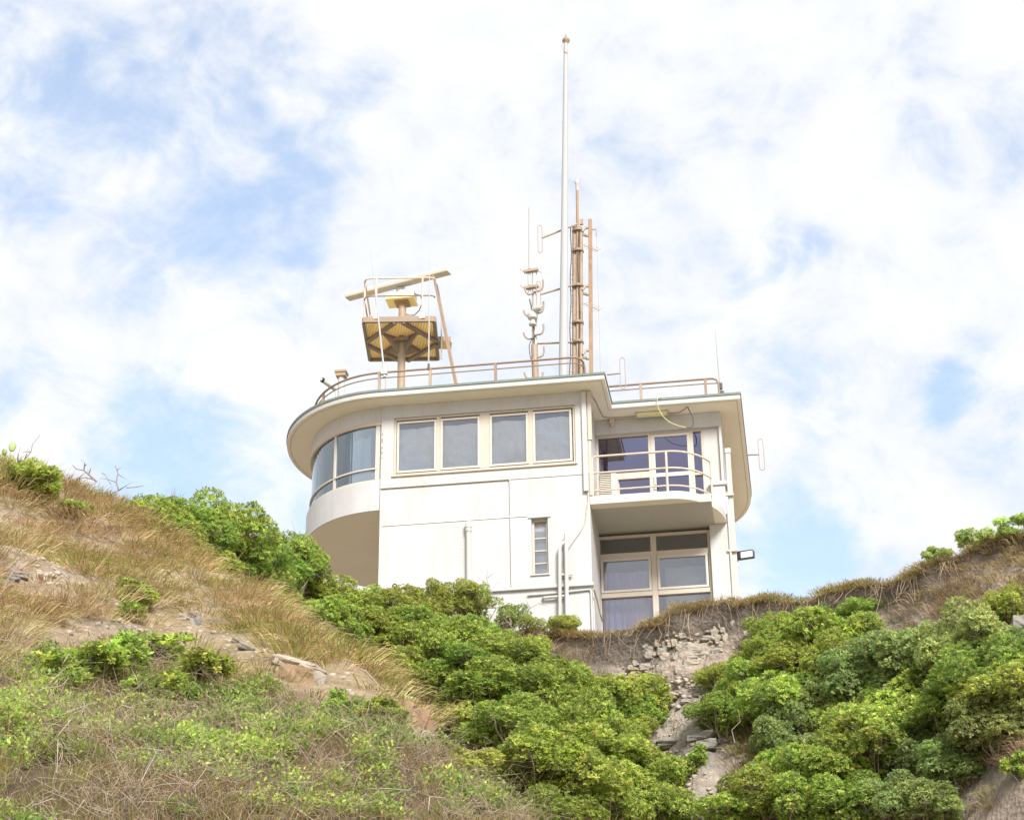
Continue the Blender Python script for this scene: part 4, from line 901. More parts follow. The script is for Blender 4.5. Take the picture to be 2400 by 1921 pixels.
w = MB(); w.box(-0.52, -0.32, 2.93, 3.06, 24.86, 24.94); w.box(-0.36, -0.28, 2.94, 3.0, 25.0, 25.14); w.emit('head_clamp', M['steel'], cm)
for (x0, z0, x1, z1) in ((-0.42, 24.98, -1.23, 24.57), (-0.44, 23.38, -1.29, 23.07)):
    w = MB(); w.tube([(x0, 2.9, z0), (x1, 2.7, z1)], 0.024, 8); w.emit('boom', M['steel'], cm, smooth=True)
    pts_ = [];
    for k in range(9): a_ = math.pi * k / 8; pts_.append((x1 - .045 + .05 * math.cos(a_), 2.7, z1 + .30 + .05 * math.sin(a_)))
    for k in range(9): a_ = math.pi * k / 8; pts_.append((x1 - .045 - .05 * math.cos(a_), 2.7, z1 - .34 - .05 * math.sin(a_)))
    w = MB(); w.tube(pts_, 0.010, 6, closed=True); w.emit('dipole_loop', M['wire'], cm, smooth=True)
w = MB(); w.tube([(-0.44, 2.92, 21.87), (-1.42, 2.95, 21.93)], 0.022, 8); w.emit('tie_bar', M['rust'], cm, smooth=True)
for z in (21.9, 22.4, 23.36, 24.3, 24.85):
    xc = -0.555 + (z - RT_) / (24.95 - RT_) * 0.145
    w = MB(); w.lathe((xc, 3.0), [(.135, z - .03), (.14, z - .025), (.14, z + .025), (.135, z + .03)], 14); w.emit('band', M['steel_dark'], cm, smooth=True)
# cable ladder on the mast's left
w = MB(); w.tube([(-0.735 + (z - RT_) / 5.6 * 0.17 + 0.012 * math.sin(z * 5), 2.95, z) for z in np.linspace(RT_, 24.95, 26)], 0.012, 6); w.emit('feeder_cable', M['dark'], cm, smooth=True)
for z in np.arange(20.2, 24.7, 0.42):
    x = -0.735 + (z - RT_) / 5.6 * 0.17
    w = MB(); w.tube([(x, 2.95, z + .1), (x + .11, 2.95, z + .11), (x + .11, 2.95, z - .02), (x, 2.95, z - .02)], 0.008, 5); w.emit('step_loop', M['wire'], cm)
w = MB(); w.tube([(-0.50 + (z - RT_) / 5.6 * 0.12 + 0.02 * math.sin(z * 2.3), 2.90, z) for z in np.linspace(RT_, 24.9, 24)], 0.013, 6); w.emit('feeder_cable', M['dark'], cm, smooth=True)
for z0 in (24.36, 22.80):   # yagis
    w = MB(); w.tube([(-0.31, 2.8, z0), (0.08, 2.6, z0 - .33)], 0.009, 6); w.emit('yagi_boom', M['wire'], cm)
    for k in range(6):
        t = .1 + .17 * k; x, y, z = -0.31 + .39 * t, 2.8 - .2 * t, z0 - .33 * t
        w = MB(); w.tube([(x - .07, y, z - .04), (x + .09, y, z + .05)], 0.005, 5); w.emit('yagi_element', M['wire'], cm)
# square post beside the mast
sp_ = thing('square_post', 'rust brown square steel post bracketed beside the mast', 'post', (-0.22, 3.0, RT_))
w = MB(); w.bar((-0.245, 3.0, RT_), (-0.115, 3.0, 25.13), 0.085, 0.085, up=(0, 1, 0)); w.emit('post_shaft', M['rust'], sp_, bevel=0.006)
for z in (24.90, 24.70, 23.33, 23.13, 21.66, 21.47):
    xa = -0.245 + (z - RT_) / (25.13 - RT_) * .13; hi = z in (24.90, 23.33, 21.66)
    pts_ = [(xa - .04, 3, z + .02), (xa - .11, 2.97, z + .01), (xa - .19, 2.95, z - .10)] if hi else [(xa - .04, 3, z), (xa - .10, 2.98, z), (xa - .19, 3.0, z + .05)]
    w = MB()
    for a_, b2 in zip(pts_[:-1], pts_[1:]): w.bar(a_, b2, 0.06, 0.05)
    w.emit('bracket', M['steel'], sp_)
w = MB(); w.tube([(-0.08, 3.0, 24.85), (0.02, 2.98, 24.85), (0.025, 2.98, 24.66)], 0.014, 6); w.emit('hook', M['steel'], sp_, smooth=True)
w = MB(); w.tube([(0.025, 2.98, 24.66), (0.0, 2.98, RT_)], 0.004, 5); w.emit('stay_wire', M['wire'], sp_)
w = MB(); w.tube([(-0.02, 2.9, 23.3), (0.55, 2.4, 21.2), (1.2, 1.7, RT_ + .1)], 0.0035, 5); w.emit('stay_wire', M['pole'], sp_)
w = MB(); w.tube([(-0.05, 2.9, 22.4), (0.30, 2.3, 21.0), (0.62, 1.7, RT_ + .1)], 0.0035, 5); w.emit('stay_wire', M['pole'], sp_)
# camera mast
ck = thing('camera_mast', 'short white mast with hooked arms and a dome camera left of the flagpole', 'mast', (-1.48, 3.0, RT_))
w = MB(); w.tube([(-1.48, 3, RT_), (-1.49, 3, 22.0), (-1.46, 3, 23.85)], 0.062, 14); w.emit('mast_tube', M['whitep'], ck, smooth=True)
w = MB(); w.tube([(-1.47, 2.96, 20.6), (-1.485, 2.95, 21.9)], 0.078, 12); w.emit('sleeve', M['mast'], ck, smooth=True)
w = MB(); w.tube([(-1.585, 2.98, 23.25), (-1.585, 2.98, 23.92)], 0.036, 10); w.emit('side_tube', M['whitep'], ck, smooth=True)
w = MB(); w.tube([(-1.585, 2.98, 23.92), (-1.555, 2.98, 25.60)], [0.024, 0.02], 10); w.emit('fibreglass_antenna', M['pole'], ck, smooth=True)
for z0 in (23.84, 23.40):
    for (xa, xb) in ((-1.80, -1.64), (-1.60, -1.28)):
        w = MB(); w.tube([(xa, 2.95, z0 + .10), (xb, 2.90, z0 - .08)], 0.010, 6); w.emit('antenna_rod', M['wire'], ck)
    w = MB(); w.bar((-1.70, 2.94, z0), (-1.36, 2.94, z0 + .03), 0.10, 0.06); w.emit('crossbar', M['mast'], ck)
def hook(x0, z0, x1, z1, d):
    w = MB(); w.tube([(-1.48, 2.93, z0), (x0 + (-1.48 - x0) * .4, 2.9, z0 - .02 + (0.02 if d > 0 else -.02)), (x0 + d * -.03, 2.9, z0 + .03), (x0, 2.9, z0 + .12), (x0, 2.9, z1)], 0.022, 8); w.emit('hooked_arm', M['mast'], ck, smooth=True)
for (x, z0, z1, d) in ((-1.71, 22.66, 22.80, -1), (-1.25, 22.70, 22.98, 1), (-1.72, 22.08, 22.22, -1), (-1.26, 22.14, 22.40, 1), (-1.25, 23.28, 23.56, 1), (-1.26, 21.56, 21.82, 1), (-1.72, 21.06, 21.20, -1), (-1.30, 20.98, 21.16, 1), (-1.68, 23.24, 23.36, -1)): hook(x, z0, x, z1, d)
w = MB(); w.lathe((-1.50, 2.84), [(.03, 22.34), (.085, 22.36), (.09, 22.40), (.06, 22.42), (.05, 22.50), (.11, 22.53), (.125, 22.60), (.12, 22.66), (.07, 22.72), (.02, 22.74)], 16); w.emit('dome_camera', M['whitep'], ck, smooth=True)
w = MB(); w.tube([(-1.50, 2.84, 22.66), (-1.44, 2.78, 22.72), (-1.32, 2.72, 22.74), (-1.27, 2.70, 22.72)], [0.06, .09, .08, .05], 12); w.emit('spot_lamp', M['whitep'], ck, smooth=True)
w = MB(); w.tube([(-1.53, 2.9, RT_), (-1.50, 2.9, 21.2), (-1.52, 2.9, 21.6), (-1.47, 2.88, 22.0), (-1.49, 2.86, 22.35)], 0.014, 6); w.emit('cable', M['dark'], ck, smooth=True)
w = MB(); w.tube([(-1.50, 2.9, 21.3), (-1.58, 2.88, 21.6), (-1.60, 2.88, 21.85), (-1.53, 2.88, 22.05)], 0.010, 6); w.emit('cable', M['dark'], ck, smooth=True)
w = MB(); w.tube([(-1.58, 2.93, 23.1), (-1.54, 2.92, 22.9), (-1.53, 2.92, 22.6)], 0.014, 6); w.emit('cable', M['dark'], ck, smooth=True)

# ------------------------------------------------------------------ vegetation
GREENS = np.array([[.200, .300, .045], [.270, .385, .058], [.340, .450, .075], [.400, .470, .085], [.160, .230, .055]])
GREY_GREENS = np.array([[.200, .290, .085], [.260, .355, .105], [.310, .400, .125], [.165, .240, .070], [.34, .41, .12]])
YELLOWS = np.array([[.40, .47, .065], [.48, .50, .075], [.32, .41, .060], [.23, .33, .055], [.44, .40, .08]])
def crown_mesh(name, seed, nl, ros, leaf, pal, lob=(.19, .37), flat=0.8, per=8):
    g_ = np.random.default_rng(seed)
    C_ = g_.normal(size=(nl, 3)); C_ /= np.linalg.norm(C_, axis=1)[:, None]; C_ *= (g_.random((nl, 1)) ** .40) * .80; C_[:, 2] *= flat
    rad_ = g_.uniform(*lob, nl)
    li = g_.choice(nl, ros * 3, p=rad_ ** 2 / (rad_ ** 2).sum())
    d = g_.normal(size=(ros * 3, 3)); d /= np.linalg.norm(d, axis=1)[:, None]
    keep = (d[:, 2] > -.55)
    sh = np.where(g_.random(ros * 3) < .75, g_.uniform(.86, 1.06, ros * 3), g_.uniform(.4, .9, ros * 3))
    P_ = C_[li] + d * (rad_[li] * sh)[:, None]
    for j in range(nl):
        ins = np.linalg.norm(P_ - C_[j], axis=1) < rad_[j] * .72
        keep &= ~(ins & (li != j) & (g_.random(len(P_)) < .8))
    P_, d = P_[keep][:ros], d[keep][:ros]; li = li[keep][:ros]
    n = len(P_)
    ax = d + np.array([0, 0, .55]) + g_.normal(size=(n, 3)) * .28; ax /= np.linalg.norm(ax, axis=1)[:, None]
    t1 = np.cross(ax, g_.normal(size=(n, 3))); t1 /= np.linalg.norm(t1, axis=1)[:, None]; t2 = np.cross(ax, t1)
    rc = pal[g_.integers(0, len(pal), n)] * g_.uniform(.8, 1.2, (n, 1))
    lc = g_.uniform(.82, 1.18, (nl, 1)); rc = rc * lc[li]
    ang = (np.arange(per)[None] * 2.4 + g_.uniform(0, 6.28, (n, 1)) + g_.normal(size=(n, per)) * .25)
    elv = g_.uniform(.15, 1.15, (n, per))
    dirs = (np.cos(ang) * np.cos(elv))[..., None] * t1[:, None] + (np.sin(ang) * np.cos(elv))[..., None] * t2[:, None] + np.sin(elv)[..., None] * ax[:, None]
    Ln = leaf * g_.uniform(.7, 1.25, (n, per))[..., None]; W = Ln * g_.uniform(.34, .5, (n, per))[..., None] * .5
    side = np.cross(dirs, ax[:, None] + 1e-3); side /= (np.linalg.norm(side, axis=-1, keepdims=True) + 1e-6)
    nrm_ = np.cross(side, dirs)
    b0 = P_[:, None] + dirs * Ln * .08 - ax[:, None] * Ln * g_.uniform(0, .6, (n, per))[..., None]
    v0 = b0; v1 = b0 + dirs * Ln * .62 + side * W + nrm_ * Ln * .06; v2 = b0 + dirs * Ln - nrm_ * Ln * .05; v3 = b0 + dirs * Ln * .62 - side * W + nrm_ * Ln * .06
    V = np.stack([v0, v1, v2, v3], 2).reshape(-1, 3)
    cc = np.repeat(rc[:, None], per, 1) * g_.uniform(.88, 1.12, (n, per))[..., None]
    odd = g_.random((n, per)) < .012; cc[odd] = [.42, .33, .05]
    old = g_.random((n, per)) < .045; cc[old] = [.26, .17, .08]
    Cc = np.repeat(cc.reshape(-1, 3), 4, 0)
    return np_mesh(name, V, np.arange(len(V)).reshape(-1, 4), M['leaf'], Cc, link=False), C_, rad_
def twig_arrays(starts, ends, r0, g_, sag=.12, seg=4, colr=None, wob=.06):
    """thin three sided stems"""
    n = len(starts); t = np.linspace(0, 1, seg + 1)
    d = ends - starts; ln = np.linalg.norm(d, axis=1)[:, None]
    w1 = g_.normal(size=(n, 3)) * ln * wob; w2 = g_.normal(size=(n, 3)) * ln * wob
    P_ = starts[:, None] + d[:, None] * t[None, :, None] + w1[:, None] * np.sin(t * 3.14)[None, :, None] + w2[:, None] * np.sin(t * 6.28)[None, :, None]
    P_[:, :, 2] += (sag * ln * np.sin(t * 3.14)[None])
    dd = d / (ln + 1e-9); a_ = np.cross(dd, np.array([.3, .5, .8])); a_ /= (np.linalg.norm(a_, axis=1)[:, None] + 1e-9); b_ = np.cross(dd, a_)
    rr = (np.asarray(r0).reshape(-1, 1) * (1 - .65 * t)[None])
    ring_ = [P_ + (a_ * math.cos(k * 2.094) + b_ * math.sin(k * 2.094))[:, None] * rr[..., None] for k in range(3)]
    V = np.stack(ring_, 2).reshape(-1, 3)
    base = (np.arange(n) * (seg + 1) * 3)[:, None, None] + (np.arange(seg) * 3)[None, :, None]
    k = np.arange(3)[None, None]; k2 = (np.arange(3) + 1) % 3; k2 = k2[None, None]
    Fq = np.stack([base + k, base + k2, base + 3 + k2, base + 3 + k], -1).reshape(-1, 4)
    return V, Fq, P_
def stems_mesh(name, C_, rad_, seed, spread=1.0):
    g_ = np.random.default_rng(seed); n = len(C_)
    st = np.tile([0, 0, -.95], (n, 1)) + g_.normal(size=(n, 3)) * .05; en = C_ * .9
    V1, F1, _ = twig_arrays(st, en, np.full(n, .028), g_, .0)
    k = 5; li = np.repeat(np.arange(n), k)
    dr_ = g_.normal(size=(n * k, 3)); dr_ /= np.linalg.norm(dr_, axis=1)[:, None]
    st2 = C_[li] * .75 - np.array([0, 0, .08]); en2 = C_[li] + dr_ * rad_[li][:, None] * g_.uniform(.8, 1.28, (n * k, 1))
    V2, F2, _ = twig_arrays(st2, en2, np.full(n * k, .011), g_, .03)
    V = np.concatenate([V1, V2]); Fq = np.concatenate([F1, F2 + len(V1)])
    cc = np.array([.40, .32, .25]) * np.repeat(g_.uniform(.6, 1.3, (len(V) // 3, 1)), 3, 0)
    return np_mesh(name, V, Fq, M['twig'], cc, link=False)
GREENS = GREENS * 1.22 * np.array([1.12, 1.04, 1.30]); GREY_GREENS = GREY_GREENS * 1.28 * np.array([1.06, 1.0, 1.15]); YELLOWS = YELLOWS * np.array([1.0, 1.0, 1.4])
KIND = {}
def variants(key, n, nl, ros, leaf, pal, **kw):
    KIND[key] = []
    for i in range(n):
        lf = leaf * (.82, 1.0, 1.22, .92, 1.1)[i % 5]; me, C_, r_ = crown_mesh('crown', hash_seed(key) + i * 11, nl + 4 * (i % 3), int(ros * (leaf / lf) ** 1.5), lf, pal, **kw)
        KIND[key].append((me, stems_mesh('stems', C_, r_, hash_seed(key) + i)))
def hash_seed(k): return sum(ord(c) * (i + 3) for i, c in enumerate(k)) % 9973
variants('green', 5, 34, 3300, .066, GREENS)
variants('grey', 4, 34, 3300, .066, GREY_GREENS)
variants('yellow', 3, 30, 2700, .068, YELLOWS * .8 + GREENS * .2)
variants('small', 3, 9, 330, .20, GREENS * 1.05, lob=(.25, .42))
variants('smallyellow', 2, 9, 300, .18, YELLOWS * .7 + GREENS * .35, lob=(.25, .42))
variants('sparse', 2, 18, 620, .085, YELLOWS * .5 + GREENS * .5)
variants('pale', 2, 14, 800, .12, GREY_GREENS * 1.35, lob=(.16, .30))
_cnt = {}
def shrub(u, v, Dmin, r, kind, label, group=None, name='shrub', sq=.85, Dmax=39.0):
    P_, gz = march(u, v, Dmin, r * .62, Dmax)
    k = _cnt.get(kind, 0); _cnt[kind] = k + 1
    me, st = KIND[kind][k % len(KIND[kind])]
    e = bpy.data.objects.new(name, None); col.objects.link(e); e.empty_display_size = .2
    e.location = (P_[0], P_[1], min(gz, P_[2] - r * .4)); e.rotation_euler = (0, 0, random.uniform(0, 6.28))
    tag(e, label, 'shrub', group)
    h = P_[2] - e.location[2]
    sx, sy, sz = r * random.uniform(.88, 1.22), r * random.uniform(.88, 1.22), r * sq * random.uniform(.82, 1.15)
    for nm, m_ in (('crown', me), ('stems', st)):
        o = bpy.data.objects.new(nm, m_); col.objects.link(o); o.parent = e; o.location = (0, 0, h)
        o.scale = (sx, sy, sz) if nm == 'crown' else (sx, sy, max(sz, h / .95))
    return e
# shrubs along the skyline left of the building
for q in [(408, 1196, 27.5, .36, 'green', 'dark tufted shrub standing highest on the skyline beyond the dry grass'),
          (262, 1252, 24.5, .36, 'small', 'small bright shrub at the left end of the skyline shrub row'),
          (350, 1243, 25, .62, 'green', 'round bright green shrub just below the left skyline'),
          (396, 1284, 25, .58, 'green', 'bright green shrub low in the dry grass under the skyline shrubs'),
          (520, 1268, 26.5, .95, 'green', 'large domed green shrub on the skyline halfway to the building'),
          (490, 1335, 25.5, .52, 'green', 'shrub spreading over the grass edge in front of the large skyline dome'),
          (598, 1318, 27, .80, 'green', 'dense green shrub right of the large domed shrub'),
          (682, 1322, 28, .70, 'green', 'upright shrub rising against the sky beside the curved bay'),
          (640, 1390, 27.5, .62, 'sparse', 'woody shrub with brown twigs showing below the skyline shrubs'),
          (705, 1370, 28.5, .55, 'green', 'shrub tucked under the upright skyline shrub left of the bay'),
          (775, 1408, 29.5, .68, 'green', 'leafy shrub directly below the curved bay'),
          (738, 1452, 28, .60, 'green', 'shrub at the grass edge below the curved bay'),
          (450, 1250, 26, .60, 'green', 'bright shrub between the highest tufted shrub and the large skyline dome'),
          (560, 1350, 26.5, .55, 'green', 'shrub low between the skyline dome and the grass edge'),
          (300, 1268, 24.8, .40, 'small', 'bright shrub among dry grass second from the left on the skyline row'),
          (660, 1355, 28, .55, 'green', 'shrub wedged between two taller skyline shrubs near the bay'),
          (810, 1450, 29, .60, 'green', 'shrub in shade right of the grass edge below the bay'),
          (845, 1420, 31, .55, 'green', 'shrub under the bay beside the wall corner'),
          (1015, 1408, 33.3, .60, 'yellow', 'yellow green rounded shrub against the white brick wall'),
          (1125, 1420, 33.3, .66, 'sparse', 'half bare twiggy shrub against the wall left of the waste pipes'),
          (1075, 1405, 33.4, .50, 'yellow', 'olive shrub between the yellow green shrub and the half bare one'),
          (1190, 1448, 33.4, .52, 'sparse', 'low twiggy olive shrub right of the half bare shrub'),
          (1248, 1468, 33.8, .34, 'sparse', 'thin leafed shrub at the foot of the waste pipes'),
          (1322, 1462, 33.8, .36, 'yellow', 'small yellow green shrub at the building corner by the cliff edge')]:
    shrub(*q, Dmax=37)
GL1, GL2 = [], []
G1 = 'shrubs packed in the gully below the building'; T1 = 'bright green leafy shrub in the dense thicket filling the gully below the building'
for (u, v, D, r) in [(934, 1440, 29, .68), (1000, 1478, 29, .75), (1062, 1510, 28, .66), (938, 1500, 27, .65), (890, 1500, 27, .6), (850, 1480, 27, .6), (800, 1490, 27, .55), (929, 1570, 26, .5), (1034, 1540, 27, .62), (1100, 1570, 27, .72), (1176, 1556, 28, .72),
                     (1176, 1622, 26, .8), (1250, 1592, 28, .60), (1318, 1622, 28, .62), (1290, 1585, 29, .42), (1408, 1632, 28, .46), (1451, 1640, 28, .75), (1495, 1684, 28, .54), (1384, 1650, 27, .72),
                     (1280, 1660, 27, .72), (1200, 1705, 25, .78), (1343, 1714, 26, .82), (1455, 1710, 27, .55), (1259, 1795, 24, .78), (1384, 1772, 25, .86), (1480, 1768, 26, .72),
                     (1322, 1860, 23, .82), (1426, 1838, 24, .84), (1525, 1832, 25, .66), (1405, 1905, 23, .76), (1505, 1890, 24, .80), (1570, 1905, 25, .58), (1120, 1690, 25, .5), (1300, 1925, 22, .7)]:
    GL1.append((u, v, D, r * 1.08, 'green'))
shrub(1045, 1662, 22.5, .34, 'small', 'small separate shrub between the grassy spur and the gully thicket')
shrub(1000, 1700, 21.5, .30, 'small', 'low shrub hugging the shaded edge of the grassy spur')
# right hand slope
G2 = 'shrubs packed on the slope right of the scar'; T2 = 'leafy green shrub in the wide thicket on the slope right of the bare cliff scar'
for (u, v, D, r, k) in [(1951, 1490, 27, .72, 'green'), (1776, 1548, 27, .52, 'yellow'), (1762, 1608, 26, .66, 'green'), (1868, 1568, 26, .74, 'green'), (1980, 1562, 26, .72, 'green'),
                        (1692, 1676, 25, .58, 'green'), (1817, 1660, 25, .74, 'green'), (1939, 1640, 25, .8, 'grey'), (2064, 1592, 25, .8, 'grey'), (2168, 1550, 26, .76, 'grey'),
                        (2273, 1516, 26, .78, 'grey'), (2202, 1618, 25, .78, 'green'), (2306, 1606, 25, .8, 'green'), (2380, 1620, 25, .8, 'green'), (2106, 1700, 24, .8, 'green'), (2231, 1686, 24, .76, 'green'),
                        (2335, 1690, 24, .74, 'grey'), (1855, 1718, 24, .64, 'grey'), (1980, 1712, 24, .66, 'green'), (2043, 1764, 23, .74, 'yellow'), (2151, 1768, 23, .58, 'grey'), (2243, 1786, 23, .52, 'grey'), (1862, 1812, 22, .72, 'green'), (1960, 1815, 22, .7, 'green'),
                        (1800, 1866, 22, .7, 'yellow'), (1905, 1884, 22, .74, 'green'), (2012, 1890, 22, .66, 'green'), (2110, 1880, 22, .5, 'grey'), (2180, 1885, 22, .5, 'grey'), (1730, 1905, 22, .55, 'green'), (2090, 1650, 24, .6, 'green')]:
    GL2.append((u, v, D, r * 1.12, k))
for q in [(2018, 1428, 28, .40, 'green', 'shrub climbing highest towards the cliff edge on the right slope'),
          (1806, 1492, 28, .62, 'yellow', 'yellow tinted shrub at the top left of the right hand thicket'),
          (1684, 1590, 27, .46, 'yellow', 'rounded yellow green shrub reaching left over the bare cliff scar'),
          (2370, 1420, 28, .50, 'green', 'green shrub alone on brown slope at the right edge'),
          (2390, 1500, 27, .34, 'grey', 'small grey green shrub at the right edge beneath dark rock'),
          (1640, 1772, 24, .24, 'small', 'small shrub clinging to the bare cliff scar'),
          (1606, 1808, 24, .22, 'small', 'tiny shrub at the bottom of the bare cliff scar'),
          (2392, 1800, 23, .28, 'small', 'small shrub on bare earth in the lower right corner'),
          (2195, 1300, 29.5, .30, 'pale', 'pale leafed shrub on the right skyline, lowest of three'),
          (2285, 1262, 29.5, .38, 'pale', 'pale leafed shrub in the middle of the right skyline'),
          (2385, 1240, 29.5, .40, 'pale', 'pale leafed shrub at the right end of the skyline')]:
    shrub(*q, Dmax=34)
GL1 += [(1090, 1500, 29, .6, 'green'), (1150, 1500, 30, .5, 'green'), (1220, 1530, 29, .55, 'green'), (1010, 1600, 25, .5, 'green'), (1110, 1640, 26, .6, 'green'), (1230, 1640, 26, .7, 'green'), (1310, 1780, 25, .7, 'green'), (1440, 1900, 24, .7, 'green'), (860, 1550, 26, .45, 'green')]
GL2 += [(1900, 1620, 25, .6, 'green'), (2010, 1620, 25, .6, 'grey'), (2130, 1610, 25, .6, 'grey'), (2260, 1640, 25, .6, 'green'), (1740, 1650, 25, .5, 'yellow'), (1890, 1530, 26, .6, 'green'), (2330, 1550, 26, .6, 'grey'), (1920, 1760, 23, .5, 'grey'), (1850, 1880, 22, .6, 'green'), (1960, 1905, 22, .6, 'yellow')]
ORD = ['first', 'second', 'third', 'fourth', 'fifth', 'sixth', 'seventh', 'eighth', 'ninth', 'tenth', 'eleventh', 'twelfth', 'thirteenth', 'fourteenth', 'fifteenth', 'sixteenth', 'seventeenth', 'eighteenth']
ROWS = ['top', 'upper', 'middle', 'lower', 'bottom']
for GL, gname, place, words in ((GL1, G1, 'the gully thicket', {'green': 'bright green'}), (GL2, G2, 'thicket right of bare scar', {'green': 'bright green', 'grey': 'grey green', 'yellow': 'yellow green'})):
    GL.sort(key=lambda q: q[1]); per_row = math.ceil(len(GL) / 5)
    for rix in range(5):
        row = sorted(GL[rix * per_row:(rix + 1) * per_row])
        for cix, q in enumerate(row):
            shrub(*q, f'{words[q[4]]} shrub, {ORD[cix]} from left, {ROWS[rix]} row of {place}', gname)
# small shrubs scattered on the grassy spur
for q in [(319, 1396, 17, .24, 'small', 'little glossy shrub on bare soil in the middle of the grassy spur'),
          (305, 1430, 16.5, .20, 'small', 'little shrub rooted at the top of the bare soil patch'),
          (165, 1195, 20, .22, 'small', 'small green shrub in dry grass below the dead branches'),
          (206, 1200, 20, .14, 'small', 'tiny green sprig in dry grass under the left skyline'),
          (95, 1135, 20, .50, 'smallyellow', 'yellow green shrub high on the left edge under the cactus'),
          (40, 1125, 20, .36, 'smallyellow', 'yellow green shrub below the prickly pear at the left edge'),
          (140, 1570, 13, .34, 'small', 'low green shrub at the left of the leafy strip on the spur'),
          (215, 1560, 13, .34, 'small', 'low bright shrub in the leafy strip under the bare soil'),
          (290, 1540, 13.5, .34, 'small', 'bright shrub in the middle of the leafy strip on the spur'),
          (365, 1520, 14, .32, 'small', 'tallest bright shrub of the leafy strip on the spur'),
          (460, 1575, 13.5, .34, 'small', 'green shrub at the right end of the leafy strip'),
          (312, 1612, 12.5, .20, 'small', 'small clump of rounded leaves below the leafy strip'),
          (412, 1612, 12.5, .26, 'small', 'bright clump of leaves below the right of the leafy strip'),
          (807, 1655, 15, .24, 'small', 'green clump left of the brown rock ledge'),
          (893, 1672, 15, .24, 'small', 'green clump directly under the brown rock ledge'),
          (1085, 1785, 14.5, .30, 'smallyellow', 'yellow green shrub near the lower end of the spur'),
          (1163, 1852, 14, .28, 'small', 'shrub at the very foot of the grassy spur')]:
    shrub(*q, sq=.75, Dmax=30)

# grass -------------------------------------------------------------
def inpoly(u, v, poly):
    u = np.asarray(u); v = np.asarray(v); c = np.zeros(u.shape, bool); n = len(poly)
    for i in range(n):
        x1, y1 = poly[i]; x2, y2 = poly[i - 1]
        cond = ((y1 > v) != (y2 > v)) & (u < (x2 - x1) * (v - y1) / (y2 - y1 + 1e-9) + x1)
        c ^= cond
    return c
BARE1 = [(0, 1285), (60, 1289), (193, 1334), (190, 1371), (111, 1375), (74, 1345), (0, 1375)]
BARE2 = [(262, 1401), (438, 1442), (470, 1478), (540, 1480), (657, 1540), (824, 1581), (880, 1650), (768, 1612), (640, 1575), (501, 1530), (390, 1515), (267, 1530), (184, 1518), (160, 1480), (250, 1453)]
THICK = [(-200, 1560), (100, 1545), (300, 1530), (480, 1600), (700, 1640), (880, 1690), (1000, 1760), (1250, 1935), (1250, 2100), (-200, 2100)]
def tufts(N_, x0, x1, y0, y1, keep, gseed, nb, len_, spread, pal, wid, down=.35, name='dry_grass', label=None, lenvar=.4, zoff=-.02, droop=.35, cat='grass', pos=None):
    g_ = np.random.default_rng(gseed)
    x = g_.uniform(x0, x1, N_); y = g_.uniform(y0, y1, N_); z = height(x, y)
    P_ = np.stack([x, y, z], -1); u, v = to_px(P_)
    k = keep(x, y, z, u, v, g_) if keep else np.ones(N_, bool); P_ = P_[k] if pos is None else pos(g_, N_); n = len(P_)
    e = .25; gx = (height(P_[:, 0] + e, P_[:, 1]) - height(P_[:, 0] - e, P_[:, 1])) / (2 * e); gy = (height(P_[:, 0], P_[:, 1] + e) - height(P_[:, 0], P_[:, 1] - e)) / (2 * e)
    dn = np.stack([-gx, -gy, np.zeros(n)], -1); dn /= (np.linalg.norm(dn, axis=1)[:, None] + .3)
    ts = g_.uniform(1 - lenvar, 1 + lenvar, (n, 1))
    tcol = pal[g_.integers(0, len(pal), n)]
    nv = fbm(P_[:, 0] * .8, P_[:, 1] * .8, 3)
    a_ = g_.uniform(0, 6.283, (n, nb)); s_ = spread * np.sqrt(g_.random((n, nb)))
    out = np.stack([np.cos(a_) * s_, np.sin(a_) * s_, np.zeros((n, nb))], -1)
    base = P_[:, None] + out * .35 * ts[..., None] + np.array([0, 0, zoff])
    d0 = out * 2.2 + np.array([0, 0, 1.0]) + dn[:, None] * down + g_.normal(size=(n, nb, 3)) * .16; d0 /= np.linalg.norm(d0, axis=-1, keepdims=True)
    Ln = (len_ * ts)[..., None] * g_.uniform(.55, 1.15, (n, nb, 1))
    hd = d0 * np.array([1, 1, 0]) + dn[:, None] * .5
    p1 = base + d0 * Ln * .5; p2 = base + d0 * Ln * .86 + hd * Ln * .28 - np.array([0, 0, 1]) * Ln * droop * .5
    sd_ = np.cross(d0, g_.normal(size=(n, nb, 3))); sd_ /= (np.linalg.norm(sd_, axis=-1, keepdims=True) + 1e-6); sd_ *= wid * g_.uniform(.6, 1.2, (n, nb, 1))
    V = np.stack([base - sd_, base + sd_, p1 + sd_ * .8, p1 - sd_ * .8, p2], 2)
    cb = tcol[:, None] * g_.uniform(.7, 1.3, (n, nb, 1)) * (1 + .35 * nv[:, None, None])
    gr = (g_.random((n, nb)) < np.clip(.27 + .7 * nv[:, None], 0, .7)); cb[gr] = np.array([.31, .33, .08]) * g_.uniform(.7, 1.3, (gr.sum(), 1))
    cc = np.repeat(cb.reshape(-1, 3), 5, 0)
    i0 = (np.arange(n * nb) * 5)[:, None]
    T_ = np.concatenate([i0 + np.array([0, 1, 2]), i0 + np.array([0, 2, 3]), i0 + np.array([3, 2, 4])])
    ob = np_mesh(name, V.reshape(-1, 3), T_, M['grass'], cc)
    tag(ob, label, cat, kind='stuff'); return ob
STRAW = np.array([1.20, 1.13, 1.12]) * np.array([[.52, .40, .22], [.44, .31, .17], [.42, .36, .18], [.58, .47, .29], [.38, .26, .16], [.44, .40, .17]])
BROWN = 1.5 * np.array([[.34, .235, .15], [.28, .19, .13], [.40, .30, .21], [.24, .17, .12], [.36, .29, .16]])
